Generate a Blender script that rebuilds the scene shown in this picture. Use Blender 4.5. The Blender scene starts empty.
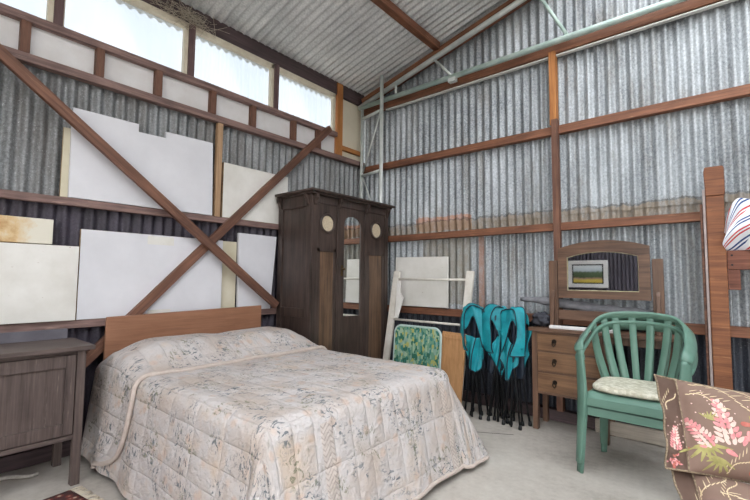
import bpy, bmesh, math, random
from mathutils import Vector, Matrix, noise
random.seed(7)
SC = bpy.context.scene
COL = SC.collection
PI = math.pi
def lin(h):
    v = [int(h[i:i+2], 16)/255 for i in (0, 2, 4)]
    return tuple((c/12.92 if c <= .04045 else ((c+.055)/1.055)**2.4) for c in v) + (1.0,)
# ------------------------------------------------------------------ materials
def newmat(name):
    m = bpy.data.materials.new(name); m.use_nodes = True
    nt = m.node_tree; b = nt.nodes['Principled BSDF']
    return m, nt, b
def N(nt, typ, **kw):
    n = nt.nodes.new(typ)
    for k, v in kw.items():
        if k in n.inputs: n.inputs[k].default_value = v
        else: setattr(n, k, v)
    return n
def ramp(nt, fac, stops):
    r = nt.nodes.new('ShaderNodeValToRGB')
    e = r.color_ramp.elements
    while len(e) < len(stops): e.new(0.5)
    for el, (p, c) in zip(e, stops): el.position = p; el.color = c
    nt.links.new(fac, r.inputs['Fac']); return r.outputs['Color']
def mixc(nt, fac, a, b, mode='MIX'):
    m = nt.nodes.new('ShaderNodeMix'); m.data_type = 'RGBA'; m.blend_type = mode
    for sock, v in ((m.inputs[0], fac), (m.inputs[6], a), (m.inputs[7], b)):
        if hasattr(v, 'is_linked') or hasattr(v, 'links'): nt.links.new(v, sock)
        else: sock.default_value = v
    return m.outputs[2]
def math_(nt, op, a, b=None, clamp=False):
    m = nt.nodes.new('ShaderNodeMath'); m.operation = op; m.use_clamp = clamp
    for i, v in enumerate((a, b)):
        if v is None: continue
        if hasattr(v, 'links'): nt.links.new(v, m.inputs[i])
        else: m.inputs[i].default_value = v
    return m.outputs[0]
def coords(nt, scale=(1, 1, 1), kind='Object', loc=(0, 0, 0), rot=(0, 0, 0)):
    t = nt.nodes.new('ShaderNodeTexCoord'); mp = nt.nodes.new('ShaderNodeMapping')
    mp.inputs['Scale'].default_value = scale; mp.inputs['Location'].default_value = loc; mp.inputs['Rotation'].default_value = rot
    nt.links.new(t.outputs[kind], mp.inputs['Vector']); return mp.outputs['Vector']
def noise_(nt, vec, scale=1, detail=6, rough=.6, dist=0):
    n = nt.nodes.new('ShaderNodeTexNoise')
    n.inputs['Scale'].default_value = scale; n.inputs['Detail'].default_value = detail
    n.inputs['Roughness'].default_value = rough; n.inputs['Distortion'].default_value = dist
    nt.links.new(vec, n.inputs['Vector']); return n.outputs['Fac']
def bump_(nt, b, h, strength=.3, dist=.01):
    bm = nt.nodes.new('ShaderNodeBump'); bm.inputs['Strength'].default_value = strength; bm.inputs['Distance'].default_value = dist
    nt.links.new(h, bm.inputs['Height']); nt.links.new(bm.outputs['Normal'], b.inputs['Normal'])
MC = {}
def plain(name, c1, c2=None, scale=6, stretch=(1, 1, 1), rough=.7, metal=0, bump=.1, spread=.25):
    if name in MC: return MC[name]
    m, nt, b = newmat(name)
    v = coords(nt, stretch)
    n = noise_(nt, v, scale)
    col = ramp(nt, n, [(.5-spread, lin(c1)), (.5+spread, lin(c2 or c1))])
    nt.links.new(col, b.inputs['Base Color'])
    b.inputs['Roughness'].default_value = rough; b.inputs['Metallic'].default_value = metal
    if bump: bump_(nt, b, noise_(nt, v, scale*6), bump)
    MC[name] = m; return m
def wood(name, dark, light, axis='x', rough=.65, spec=.5, worn=None):
    key = name+axis
    if key in MC: return MC[key]
    m, nt, b = newmat(key)
    st = {'x': (.9, 14, 14), 'y': (14, .9, 14), 'z': (14, 14, .9)}[axis]
    v = coords(nt, st); v2 = coords(nt, (1, 1, 1))
    n1 = noise_(nt, v, 2.2, 8, .65, .6)
    st3 = tuple(s*4 if s > 1 else s*1.5 for s in st)
    n2 = noise_(nt, coords(nt, st3), 2, 4, .6)
    n3 = noise_(nt, v2, 3.5, 4, .6)
    f = math_(nt, 'ADD', math_(nt, 'MULTIPLY', n1, .5), math_(nt, 'ADD', math_(nt, 'MULTIPLY', n2, .25), math_(nt, 'MULTIPLY', n3, .25)))
    col = ramp(nt, f, [(.36, lin(dark)), (.62, lin(light))])
    if worn:
        w = ramp(nt, noise_(nt, coords(nt, st), 5, 6, .7), [(.6, (0, 0, 0, 1)), (.72, (1, 1, 1, 1))])
        col = mixc(nt, w, col, lin(worn))
    nt.links.new(col, b.inputs['Base Color'])
    b.inputs['Roughness'].default_value = rough
    b.inputs['Specular IOR Level'].default_value = spec
    bump_(nt, b, n1, .35, .004)
    MC[key] = m; return m
def iron(name, c_dark, c_light, c_stain, horiz=False, rust=None, metal=.55, rough=.42, stain_lo=.55, stain_hi=.75, specks=.6):
    m, nt, b = newmat(name)
    st = (3, 3, .8) if not horiz else (.5, 4, 1)
    streak = noise_(nt, coords(nt, st), 1.6, 6, .65)
    spang = noise_(nt, coords(nt, (1, 1, 1)), 60, 4, .7)
    broad = noise_(nt, coords(nt, (1, 1, .6)), 1.3, 4, .6)
    f = math_(nt, 'ADD', math_(nt, 'MULTIPLY', streak, .35), math_(nt, 'ADD', math_(nt, 'MULTIPLY', spang, .40), math_(nt, 'MULTIPLY', broad, .25)))
    col = ramp(nt, f, [(.36, lin(c_dark)), (.6, lin(c_light))])
    st2 = ramp(nt, noise_(nt, coords(nt, (5, 5, 1.2) if not horiz else (1, 5, 1)), 1.1, 8, .75), [(stain_lo, (0, 0, 0, 1)), (stain_hi, (.8, .8, .8, 1))])
    col = mixc(nt, st2, col, lin(c_stain))
    # pale oxide specks
    sp = ramp(nt, noise_(nt, coords(nt, (1, 1, 1)), 90, 3, .7), [(.62, (0, 0, 0, 1)), (.7, (specks, specks, specks, 1))])
    col = mixc(nt, sp, col, lin('D8DADB'))
    met = math_(nt, 'MULTIPLY', math_(nt, 'SUBTRACT', 1.0, st2), metal)
    if rust:
        t = nt.nodes.new('ShaderNodeTexCoord'); s = nt.nodes.new('ShaderNodeSeparateXYZ'); nt.links.new(t.outputs['Object'], s.inputs[0])
        wob = math_(nt, 'MULTIPLY', math_(nt, 'SUBTRACT', noise_(nt, coords(nt), 9, 5, .7), .5), .12)
        for (x0, x1, z0, z1, c, strength) in rust:
            xs = s.outputs['X']; zs = math_(nt, 'ADD', s.outputs['Z'], wob)
            msk = math_(nt, 'MULTIPLY', math_(nt, 'MULTIPLY', math_(nt, 'GREATER_THAN', xs, x0), math_(nt, 'LESS_THAN', xs, x1)),
                        math_(nt, 'MULTIPLY', math_(nt, 'GREATER_THAN', zs, z0), math_(nt, 'LESS_THAN', zs, z1)))
            spk = math_(nt, 'MULTIPLY', msk, math_(nt, 'MULTIPLY', ramp(nt, noise_(nt, coords(nt, (6, 6, 3)), 3, 6, .7), [(.3, (.35, .35, .35, 1)), (.55, (1, 1, 1, 1))]), strength))
            col = mixc(nt, spk, col, lin(c))
            met = math_(nt, 'MULTIPLY', met, math_(nt, 'SUBTRACT', 1.0, math_(nt, 'MULTIPLY', msk, .8)))
    nt.links.new(col, b.inputs['Base Color'])
    nt.links.new(met, b.inputs['Metallic'])
    b.inputs['Roughness'].default_value = rough
    bump_(nt, b, spang, .12, .003)
    return m
# ------------------------------------------------------------------ mesh builder
class MB:
    def __init__(s): s.v = []; s.f = []; s.mi = []; s.uv = {}; s.cur = 0; s.sm = []
    def face(s, idx, smooth=False): s.f.append(tuple(idx)); s.mi.append(s.cur); s.sm.append(smooth)
    def add(s, pts): b = len(s.v); s.v += [tuple(p) for p in pts]; return b
    def box(s, x0, x1, y0, y1, z0, z1, M=None):
        p = [Vector(q) for q in ((x0,y0,z0),(x1,y0,z0),(x1,y1,z0),(x0,y1,z0),(x0,y0,z1),(x1,y0,z1),(x1,y1,z1),(x0,y1,z1))]
        if M: p = [M @ q for q in p]
        b = s.add(p)
        for q in ((3,2,1,0),(4,5,6,7),(0,1,5,4),(1,2,6,5),(2,3,7,6),(3,0,4,7)): s.face([b+i for i in q])
        return s
    def prism(s, poly, d, M=None, smooth=False):   # poly in local xy, extruded along +z by d
        n = len(poly)
        p = [Vector((q[0], q[1], 0)) for q in poly]+[Vector((q[0], q[1], d)) for q in poly]
        if M: p = [M @ q for q in p]
        b = s.add(p)
        s.face([b+i for i in reversed(range(n))]); s.face([b+n+i for i in range(n)])
        for i in range(n):
            j = (i+1) % n; s.face((b+i, b+j, b+n+j, b+n+i), smooth)
        return s
    def tube(s, pts, r, seg=10, cap=True, closed=False, squash=None):
        pts = [Vector(p) for p in pts]; n = len(pts)
        rr = r if isinstance(r, (list, tuple)) else [r]*n
        ref = None; rings = []
        for i, p in enumerate(pts):
            if closed: t = (pts[(i+1) % n]-pts[i-1])
            else: t = pts[min(i+1, n-1)]-pts[max(i-1, 0)]
            t.normalize()
            if ref is None:
                ref = Vector((0, 0, 1)) if abs(t.z) < .9 else Vector((1, 0, 0))
            u = (ref - t*ref.dot(t)).normalized(); w = t.cross(u); ref = u
            a, bq = (1, 1) if not squash else squash
            rings.append(s.add([p+u*math.cos(2*PI*k/seg)*rr[i]*a+w*math.sin(2*PI*k/seg)*rr[i]*bq for k in range(seg)]))
        for i in range(n if closed else n-1):
            A, B = rings[i], rings[(i+1) % n]
            for k in range(seg): s.face((A+k, A+(k+1) % seg, B+(k+1) % seg, B+k), True)
        if cap and not closed:
            s.face([rings[0]+k for k in reversed(range(seg))]); s.face([rings[-1]+k for k in range(seg)])
        return s
    def strip(s, path, w, h, side):   # rectangular section swept along a path; side(i) -> unit vector across
        pts = [Vector(p) for p in path]; n = len(pts); rings = []
        for i, p in enumerate(pts):
            t = (pts[min(i+1, n-1)]-pts[max(i-1, 0)]).normalized()
            sd = Vector(side(i)); sd = (sd-t*sd.dot(t)).normalized(); up = t.cross(sd)
            ww = w[i] if isinstance(w, (list, tuple)) else w
            hh = h[i] if isinstance(h, (list, tuple)) else h
            c = .25*min(ww, hh)
            rings.append(s.add([p+sd*a+up*b for a, b in ((-ww/2+c,-hh/2),(ww/2-c,-hh/2),(ww/2,-hh/2+c),(ww/2,hh/2-c),(ww/2-c,hh/2),(-ww/2+c,hh/2),(-ww/2,hh/2-c),(-ww/2,-hh/2+c))]))
        for i in range(n-1):
            A, B = rings[i], rings[i+1]
            for k in range(8): s.face((A+k, A+(k+1) % 8, B+(k+1) % 8, B+k), True)
        s.face([rings[0]+k for k in reversed(range(8))]); s.face([rings[-1]+k for k in range(8)])
        return s
    def grid(s, fn, nu, nv, uvfn=None, smooth=True, skip=None):
        b = s.add([fn(i/nu, j/nv) for j in range(nv+1) for i in range(nu+1)])
        for j in range(nv):
            for i in range(nu):
                if skip and skip((i+.5)/nu, (j+.5)/nv): continue
                q = (b+j*(nu+1)+i, b+j*(nu+1)+i+1, b+(j+1)*(nu+1)+i+1, b+(j+1)*(nu+1)+i)
                s.face(q, smooth)
        if uvfn:
            for j in range(nv+1):
                for i in range(nu+1): s.uv[b+j*(nu+1)+i] = uvfn(i/nu, j/nv)
        return s
    def lathe(s, prof, center, axis='z', seg=20):  # prof: (r, h)
        c = Vector(center); rings = []
        for r, h in prof:
            ring = []
            for k in range(seg):
                a = 2*PI*k/seg; x, y = r*math.cos(a), r*math.sin(a)
                ring.append(c+Vector({'z': (x, y, h), 'x': (h, x, y), 'y': (y, h, x)}[axis]))
            rings.append(s.add(ring))
        for A, B in zip(rings, rings[1:]):
            for k in range(seg): s.face((A+k, A+(k+1) % seg, B+(k+1) % seg, B+k), True)
        s.face([rings[0]+k for k in reversed(range(seg))]); s.face([rings[-1]+k for k in range(seg)])
        return s
    def build(s, name, mats, parent=None, bevel=0, world=True, subsurf=0, solid=0, fix=True):
        me = bpy.data.meshes.new(name)
        off = Vector((0, 0, 0))
        if parent is not None and world:
            p = parent
            while p: off += p.location; p = p.parent
        vs = [Vector(q)-off for q in s.v]
        me.from_pydata(vs, [], s.f)
        for i, p in enumerate(me.polygons): p.material_index = s.mi[i]; p.use_smooth = s.sm[i]
        for m in (mats if isinstance(mats, list) else [mats]): me.materials.append(m)
        if s.uv:
            ul = me.uv_layers.new(name='UVMap')
            for l in me.loops: ul.data[l.index].uv = s.uv.get(l.vertex_index, (0, 0))
        me.update()
        if fix:
            bm = bmesh.new(); bm.from_mesh(me); bmesh.ops.recalc_face_normals(bm, faces=bm.faces); bm.to_mesh(me); bm.free()
        o = bpy.data.objects.new(name, me); COL.objects.link(o)
        if parent is not None: o.parent = parent
        if bevel:
            b = o.modifiers.new('Bevel', 'BEVEL'); b.width = bevel; b.segments = 2; b.limit_method = 'ANGLE'
        if solid:
            b = o.modifiers.new('Solidify', 'SOLIDIFY'); b.thickness = solid; b.offset = 0
        if subsurf:
            b = o.modifiers.new('Subsurf', 'SUBSURF'); b.levels = b.render_levels = subsurf
        return o
def tag(o, label, cat, group=None):
    o['label'] = label; o['category'] = cat
    if group: o['group'] = group
    return o
def thing(name, label, cat, loc=(0, 0, 0), rz=0, group=None):
    o = bpy.data.objects.new(name, None); COL.objects.link(o)
    o.location = loc; o.rotation_euler = (0, 0, rz); o.empty_display_size = .1
    return tag(o, label, cat, group)
def struct(o): o['kind'] = 'structure'; return o
def frame_of(p0, p1, up=(0, 0, 1)):
    p0, p1 = Vector(p0), Vector(p1); x = (p1-p0).normalized(); u = Vector(up)
    y = u.cross(x)
    y = y.normalized(); z = x.cross(y)
    M = Matrix((x, y, z)).transposed().to_4x4(); M.translation = p0
    return M, (p1-p0).length
def beam(name, p0, p1, w, h, m, up=(0, 0, 1), bevel=.004, rough=True):
    """timber from p0 to p1: local x along it, w across, h along up"""
    M, L = frame_of(p0, p1, up)
    mb = MB(); n = max(2, int(L/.15))
    seed = random.random()*50
    def ring(i):
        x = L*i/n; a = (noise.noise((x*1.3, seed, 0)))*.003 if rough else 0; c = (noise.noise((x*1.3, seed, 9)))*.003 if rough else 0
        return mb.add([(x, -w/2+a, -h/2+c), (x, w/2+a, -h/2+c), (x, w/2+a, h/2+c), (x, -w/2+a, h/2+c)])
    R = [ring(i) for i in range(n+1)]
    for A, B in zip(R, R[1:]):
        for k in range(4): mb.face((A+k, A+(k+1) % 4, B+(k+1) % 4, B+k))
    mb.face([R[0]+k for k in (3, 2, 1, 0)]); mb.face([R[-1]+k for k in range(4)])
    o = mb.build(name, m, None, bevel=bevel)
    o.matrix_world = M
    return o
def path_interp(P, n):
    out = []
    m_ = len(P)-1
    for i in range(n+1):
        q = i/n*m_; a = min(int(q), m_-1); t = q-a
        p0, p1, p2, p3 = (Vector(P[max(a-1, 0)]), Vector(P[a]), Vector(P[a+1]), Vector(P[min(a+2, m_)]))
        out.append(.5*((2*p1)+(-p0+p2)*t+(2*p0-5*p1+4*p2-p3)*t*t+(-p0+3*p1-3*p2+p3)*t**3))
    return out
def dup_tree(root):
    r = root.copy(); COL.objects.link(r)
    for ch in list(root.children):
        c = ch.copy(); COL.objects.link(c); c.parent = r
        for g in list(ch.children):
            d = g.copy(); COL.objects.link(d); d.parent = c
    return r
# ------------------------------------------------------------------ camera
f_px, yaw, pitch, roll = 418.04, math.radians(39.951), math.radians(3.891), math.radians(.535)
CAM = Vector((0, 0, 1.15))
fw = Vector((-math.sin(yaw)*math.cos(pitch), math.cos(yaw)*math.cos(pitch), math.sin(pitch)))
r0 = Vector((math.cos(yaw), math.sin(yaw), 0)); u0 = r0.cross(fw)
rr_ = r0*math.cos(roll)+u0*math.sin(roll); uu_ = -r0*math.sin(roll)+u0*math.cos(roll)
cd = bpy.data.cameras.new('camera'); cam = bpy.data.objects.new('camera', cd); COL.objects.link(cam)
M = Matrix((rr_, uu_, -fw)).transposed().to_4x4(); M.translation = CAM
cam.matrix_world = M; cd.sensor_width = 36; cd.lens = f_px/750*36; cd.clip_start = .05
SC.camera = cam
# ------------------------------------------------------------------ shell
XL, YB = -3.30, 3.70
XR, YF = 3.6, -3.4
iron_back = iron('galvanised_back', '5C6167', 'C4CACF', '776C5C', metal=.32, rough=.45, stain_lo=.52, stain_hi=.8,
    rust=[(-2.53, -1.87, 1.64, 1.79, 'BD8463', .8), (-3.3, 3.6, 1.62, 1.735, '8C7B64', .75), (-3.3, 3.6, 1.735, 1.752, '4A4540', .7), (-1.80, -1.755, .8, 1.6, '9C6A4C', .7), (-2.45, -1.9, .9, 1.6, '8E8778', .75)])
iron_left = iron('galvanised_left', '5C5F61', 'A9ACAF', '58524D', metal=.35, rough=.5, stain_lo=.42, stain_hi=.7)
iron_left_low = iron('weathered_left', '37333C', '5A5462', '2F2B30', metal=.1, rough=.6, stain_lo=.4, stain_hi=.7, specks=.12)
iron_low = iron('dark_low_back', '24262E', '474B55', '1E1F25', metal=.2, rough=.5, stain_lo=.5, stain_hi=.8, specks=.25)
iron_roof = iron('galvanised_roof', 'B2B6B9', 'FBFCFD', 'B8B2AA', horiz=True, metal=.2, rough=.3, stain_lo=.6, stain_hi=.9)
red_t = wood('timber_red', '48291E', '96644A', 'x', worn='BA8A66')
pur_t = wood('timber_purple', '523F3C', '9A7D76', 'x', worn='B0958A')
brn_t = wood('timber_brown', '432A22', '875E4B', 'x', worn='A67C64')
org_t = wood('timber_orange', '8E5226', 'C78A50', 'x')
drk_t = wood('timber_dark', '2E2426', '5B4A4C', 'x')
pine_t = wood('timber_pine', '8C6A4E', 'C6A582', 'x')

def corr_wall(mb, fn, ulen, v0, v1, pitch=.076, amp=.0145, seg=8, rows=1, phase=0):
    nu = int(ulen/pitch*seg)
    def g(a, b):
        u = a*ulen; zt = v1(u) if callable(v1) else v1
        return fn(u, v0+(zt-v0)*b, amp*math.cos(2*PI*(u+phase)/pitch))
    mb.grid(g, nu, rows)
ROOF_S = .242
def roof_z(x): return 3.335+ROOF_S*(x-XL) if x < 1.2 else 3.335+ROOF_S*(1.2-XL)-ROOF_S*(x-1.2)
# back wall: two tiers of sheets, the upper lapping over the lower
mb = MB()
corr_wall(mb, lambda u, z, d: (XL-.02+u, YB+.006-d, z), XR-XL, .80, 1.76)
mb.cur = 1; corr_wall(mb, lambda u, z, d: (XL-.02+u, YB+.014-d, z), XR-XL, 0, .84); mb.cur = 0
corr_wall(mb, lambda u, z, d: (XL-.02+u, YB-.004-d, z), XR-XL, 1.70, lambda u: roof_z(XL+u)-.01)
for x0 in (-2.93, -2.17, -1.29, -.60, -.02, .74, 1.5):      # side laps: one corrugation of the next sheet rides over its neighbour
    corr_wall(mb, lambda u, z, d: (x0+u, YB-.010-d, z), .085, 1.69, lambda u: roof_z(x0)-.02, phase=x0-(XL-.02))
    corr_wall(mb, lambda u, z, d: (x0+.05+u, YB+.000-d, z), .085, .8, 1.70, phase=x0+.05-(XL-.02))
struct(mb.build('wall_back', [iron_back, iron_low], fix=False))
# left wall: dark weathered sheets low down, brighter sheets above the middle rail
mb = MB()
corr_wall(mb, lambda u, z, d: (XL+d, YF+u, z), YB-YF, 1.62, 2.52)
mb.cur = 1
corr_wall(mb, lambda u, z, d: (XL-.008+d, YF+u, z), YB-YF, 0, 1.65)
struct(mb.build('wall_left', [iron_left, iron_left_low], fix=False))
# roof
mb = MB()
def roof_sheet(xa, xb, ya, yb):
    nu = int((yb-ya)/.076*8)
    mb.grid(lambda a, b: (xa+(xb-xa)*b, ya+(yb-ya)*a, roof_z(xa+(xb-xa)*b)+.012*math.cos(2*PI*(ya+(yb-ya)*a)/.076)), nu, 2)
SKY = [(-1.0, 1.15, -3.1, -1.1), (-1.0, 1.15, -.9, 1.1), (-1.0, 1.15, 1.3, 3.4), (1.35, 3.4, -3.1, -.3), (1.35, 3.4, 0, 2.8)]
roof_sheet(-3.55, -1.0, YF, YB+.1)
roof_sheet(-1.0, 1.15, YF, -3.1); roof_sheet(-1.0, 1.15, -1.1, -.9); roof_sheet(-1.0, 1.15, 1.1, 1.3); roof_sheet(-1.0, 1.15, 3.4, YB+.1)
roof_sheet(1.15, 1.2, YF, YB+.1); roof_sheet(1.2, 1.35, YF, YB+.1); roof_sheet(3.4, XR+.1, YF, YB+.1)
roof_sheet(1.35, 3.4, YF, -3.1); roof_sheet(1.35, 3.4, -.3, 0); roof_sheet(1.35, 3.4, 2.8, YB+.1)
struct(mb.build('ceiling', iron_roof, fix=False))
# right and front walls (behind the camera): the front has a wide open doorway
mb = MB()
corr_wall(mb, lambda u, z, d: (XR-d, YF+u, z), YB-YF, 0, roof_z(XR))
struct(mb.build('wall_right', iron_left, fix=False))
mb = MB()
corr_wall(mb, lambda u, z, d: (XL+u, YF+d, z), 2.35, 0, lambda u: roof_z(XL+u))
corr_wall(mb, lambda u, z, d: (XR-.7+u, YF+d, z), .7, 0, lambda u: roof_z(XR-.7+u))
corr_wall(mb, lambda u, z, d: (XL+2.35+u, YF+d, z), XR-.7-XL-2.35, 2.9, lambda u: roof_z(XL+2.35+u))
struct(mb.build('wall_front', iron_left_low, fix=False))
# floor
m, nt, b = newmat('concrete')
n1 = noise_(nt, coords(nt), 1.4, 8, .65); n2 = noise_(nt, coords(nt), 22, 6, .7)
f = math_(nt, 'ADD', math_(nt, 'MULTIPLY', n1, .65), math_(nt, 'MULTIPLY', n2, .35))
col = ramp(nt, f, [(.32, lin('938B83')), (.5, lin('B6AFA7')), (.68, lin('C9C3BB'))])
t = nt.nodes.new('ShaderNodeTexCoord'); s = nt.nodes.new('ShaderNodeSeparateXYZ'); nt.links.new(t.outputs['Object'], s.inputs[0])
ln = math_(nt, 'ABSOLUTE', math_(nt, 'SUBTRACT', math_(nt, 'ADD', s.outputs['Y'], math_(nt, 'MULTIPLY', s.outputs['X'], -.55)), 3.805))
crack = math_(nt, 'MULTIPLY', math_(nt, 'LESS_THAN', ln, .006), math_(nt, 'LESS_THAN', s.outputs['X'], -1.25))
col = mixc(nt, crack, col, lin('3A3532'))
nt.links.new(col, b.inputs['Base Color']); b.inputs['Roughness'].default_value = .6
bump_(nt, b, n2, .12, .004)
struct(MB().box(XL-.3, XR+.3, YF-.2, YB+.3, -.12, 0).build('floor', m))
# ground outside, seen only through openings and in the glass
gm = plain('outside_gravel', '8A8574', 'A6A08C', 3, rough=.9)
struct(MB().box(-30, 30, -30, 30, -.35, -.13).build('ground', gm))

# --- left wall timbers
TX = -3.268          # centre of the 45 mm deep rails
k = 0
def trim(p0, p1, w, h, m, up=(0, 0, 1)):
    global k
    k += 1
    return struct(beam('trim_%d' % k, p0, p1, w, h, m, up))
trim((TX, YF+.05, .835), (TX, 3.62, .835), .045, .052, pur_t)             # low rail
trim((TX, YF+.05, 1.63), (TX, 3.62, 1.63), .045, .05, pur_t)              # middle rail
trim((TX+.006, YF+.05, 2.484), (TX+.006, 3.66, 2.484), .06, .055, pur_t)        # plate under the blocks
trim((TX+.006, YF+.05, 2.735), (TX+.006, 3.2, 2.735), .06, .05, pur_t)    # window sill beam
trim((TX-.01, YF+.05, 3.268), (TX-.01, 3.66, 3.268), .05, .15, drk_t)         # eave plate
trim((TX, YF+.05, .05), (TX, 3.62, .05), .045, .09, drk_t)                # bottom plate
for y in (-1.2, -.7, -.2, .19, .51, .91, 1.30, 1.74, 2.13, 2.60, 2.93):
    trim((TX+.006, y, 2.512), (TX+.006, y, 2.71), .05, .06, brn_t, (1, 0, 0))
trim((TX+.004, 1.815, 1.655), (TX+.004, 1.815, 2.455), .048, .045, pine_t, (1, 0, 0))
for y in (-.2, .75, 2.9):
    trim((TX-.012, y, .1), (TX-.012, y, .81), .05, .03, drk_t, (1, 0, 0))
trim((TX, 3.24, 2.512), (TX, 3.24, 3.33), .085, .06, org_t, (1, 0, 0))    # pine post at the end of the windows
trim((TX, 3.28, 2.615), (TX, 3.64, 2.615), .04, .05, org_t)
# white infill panels between the blocks and the tall cream panel by the corner
wht = plain('white_sheet', 'D6D3D2', 'E9E8EA', 5, rough=.55, bump=.04)
creamm = plain('cream_sheet', 'CFC5B0', 'E6DECB', 2.5, rough=.6, bump=.04)
mb = MB().box(-3.295, -3.283, YF+.05, 3.2, 2.50, 2.72)
mb.cur = 1; mb.box(-3.295, -3.283, 3.2, 3.68, 2.50, 3.21)
struct(mb.build('wall_left_infill', [wht, creamm]))
# windows: fibreglass sheets in cream frames between dark posts
m, nt, b = newmat('window_sheet')
nt.nodes.remove(b); out = nt.nodes['Material Output']
tr = N(nt, 'ShaderNodeBsdfTransparent'); tl = N(nt, 'ShaderNodeBsdfTranslucent'); gl = N(nt, 'ShaderNodeBsdfGlossy')
nn = noise_(nt, coords(nt, (1, 1, .5)), 2.2, 5, .6)
tcol = ramp(nt, nn, [(.35, (.15, .185, .225, 1)), (.65, (.215, .24, .265, 1))])
nt.links.new(tcol, tr.inputs['Color']); tl.inputs['Color'].default_value = (.30, .31, .32, 1)
mx = N(nt, 'ShaderNodeMixShader'); mx.inputs[0].default_value = .45
nt.links.new(tr.outputs[0], mx.inputs[1]); nt.links.new(tl.outputs[0], mx.inputs[2])
gl.inputs['Roughness'].default_value = .2
mx2 = N(nt, 'ShaderNodeMixShader'); mx2.inputs[0].default_value = .05
nt.links.new(mx.outputs[0], mx2.inputs[1]); nt.links.new(gl.outputs[0], mx2.inputs[2]); nt.links.new(mx2.outputs[0], out.inputs['Surface'])
pane_m = m
frame_m = plain('cream_frame', 'C9BFA8', 'E8E0CE', 9, rough=.6)
dark_post = wood('window_post', '3F2B30', '79605E', 'x')
WY = [-2.0, -1.1, -.2, .667, 1.541, 2.374, 3.2]
for i in range(len(WY)-1):
    y0, y1 = WY[i]+.022, WY[i+1]-.022
    w = bpy.data.objects.new('window_%d' % (i+1), None); COL.objects.link(w); w.location = (XL, (y0+y1)/2, 2.98); struct(w)
    mb = MB()
    for (a, c, z0, z1) in ((y0, y0+.012, 2.762, 3.19), (y1-.034, y1, 2.762, 3.19), (y0, y1, 3.148, 3.196)): mb.box(-3.294, -3.252, a, c, z0, z1)
    struct(mb.build('frame', frame_m, w, bevel=.003))
    mb = MB(); amp = .007 if i >= 4 else .0015
    corr_wall(mb, lambda u, z, d: (XL-.012+d, y0+u, z), y1-y0, 2.755, 3.19, amp=amp)
    struct(mb.build('pane', pane_m, w, fix=False))
for y in WY[1:-1]:
    trim((TX+.004, y, 2.76), (TX+.004, y, 3.2), .05, .06, dark_post, (1, 0, 0))
m, nt, b = newmat('fill_skylight_sheet')
nt.nodes.remove(b); tr = N(nt, 'ShaderNodeBsdfTransparent'); tr.inputs['Color'].default_value = (.9, .9, .89, 1)
nt.links.new(tr.outputs[0], nt.nodes['Material Output'].inputs['Surface']); sky_m = m
# skylights of clear sheet over and behind the camera, unseen, added for fill light
for j, (xa, xb, ya, yb) in enumerate(SKY):
    mb = MB()
    nu = int((yb-ya)/.076*6)
    mb.grid(lambda a, b: (xa+(xb-xa)*b, ya+(yb-ya)*a, roof_z(xa+(xb-xa)*b)+.009*math.cos(2*PI*(ya+(yb-ya)*a)/.076)), nu, 1)
    struct(mb.build('window_%d' % (7+j), sky_m, fix=False))
# straw nest tucked over the window post
mb = MB()
for i in range(150):
    c = Vector((-3.22+random.gauss(0, .025), 1.47+random.gauss(0, .11), 3.22+random.gauss(0, .03)))
    d = Vector((random.gauss(0, .4), random.gauss(0, 1), random.gauss(0, .35))).normalized()*random.uniform(.03, .09)
    mb.tube([c-d, c+Vector((0, 0, random.uniform(-.01, .01))), c+d], .0016, 4, cap=False)
nest = tag(mb.build('bird_nest', plain('straw', '8E7F6C', 'D8CFBF', 30, rough=.9)), 'straw bird nest tucked above a window post under the roof', 'nest'); nest['kind'] = 'stuff'

# --- back wall timbers
BYc = 3.655
trim((-3.24, BYc, 2.42), (XR-.05, BYc, 2.42), .06, .07, red_t)
trim((-3.24, BYc, 1.585), (-.05, BYc, 1.60), .06, .065, red_t)
trim((.10, BYc, 1.60), (XR-.05, BYc, 1.60), .06, .065, red_t)
trim((-3.24, BYc, .825), (XR-.05, BYc, .82), .06, .07, red_t)
trim((-3.2, BYc, .05), (XR-.05, BYc, .05), .06, .09, drk_t)
trim((-1.07, BYc-.02, 2.46), (-1.07, BYc-.02, 3.10), .055, .07, org_t, (0, 1, 0))
trim((-1.055, BYc-.045, .1), (-1.055, BYc-.045, 2.50), .05, .06, brn_t, (0, 1, 0))
trim((-3.24, BYc, 3.135), (XR-.05, BYc, 3.135), .06, .10, red_t)
mb = MB().box(-2.9, XR-.05, 3.63, 3.668, 3.064, 3.075); k += 1
struct(mb.build('trim_%d' % k, plain('lit_edge', 'CFCFCC', 'E4E4E0', 9)))  # pale strip paints in the light on the sheets' top edge
# timber rafter under the roof along the back wall
trim((-3.24, 3.635, roof_z(-3.24)-.112), (1.2, 3.635, roof_z(1.2)-.112), .08, .085, red_t)
trim((XR-.05, 3.635, roof_z(XR-.05)-.112), (1.2, 3.635, roof_z(1.2)-.112), .08, .085, red_t)
# purlins
for x in (-2.2, -1.05, .1, 1.2, 2.4):
    trim((x, YF+.05, roof_z(x)-.055), (x, YB-.1, roof_z(x)-.055), .07, .075, red_t)
for x in (-1.3, .3, 1.9):
    trim((x, -3.3, .05), (x, -3.3, .12), .05, .05, drk_t, (0, 1, 0)) if False else None

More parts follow.
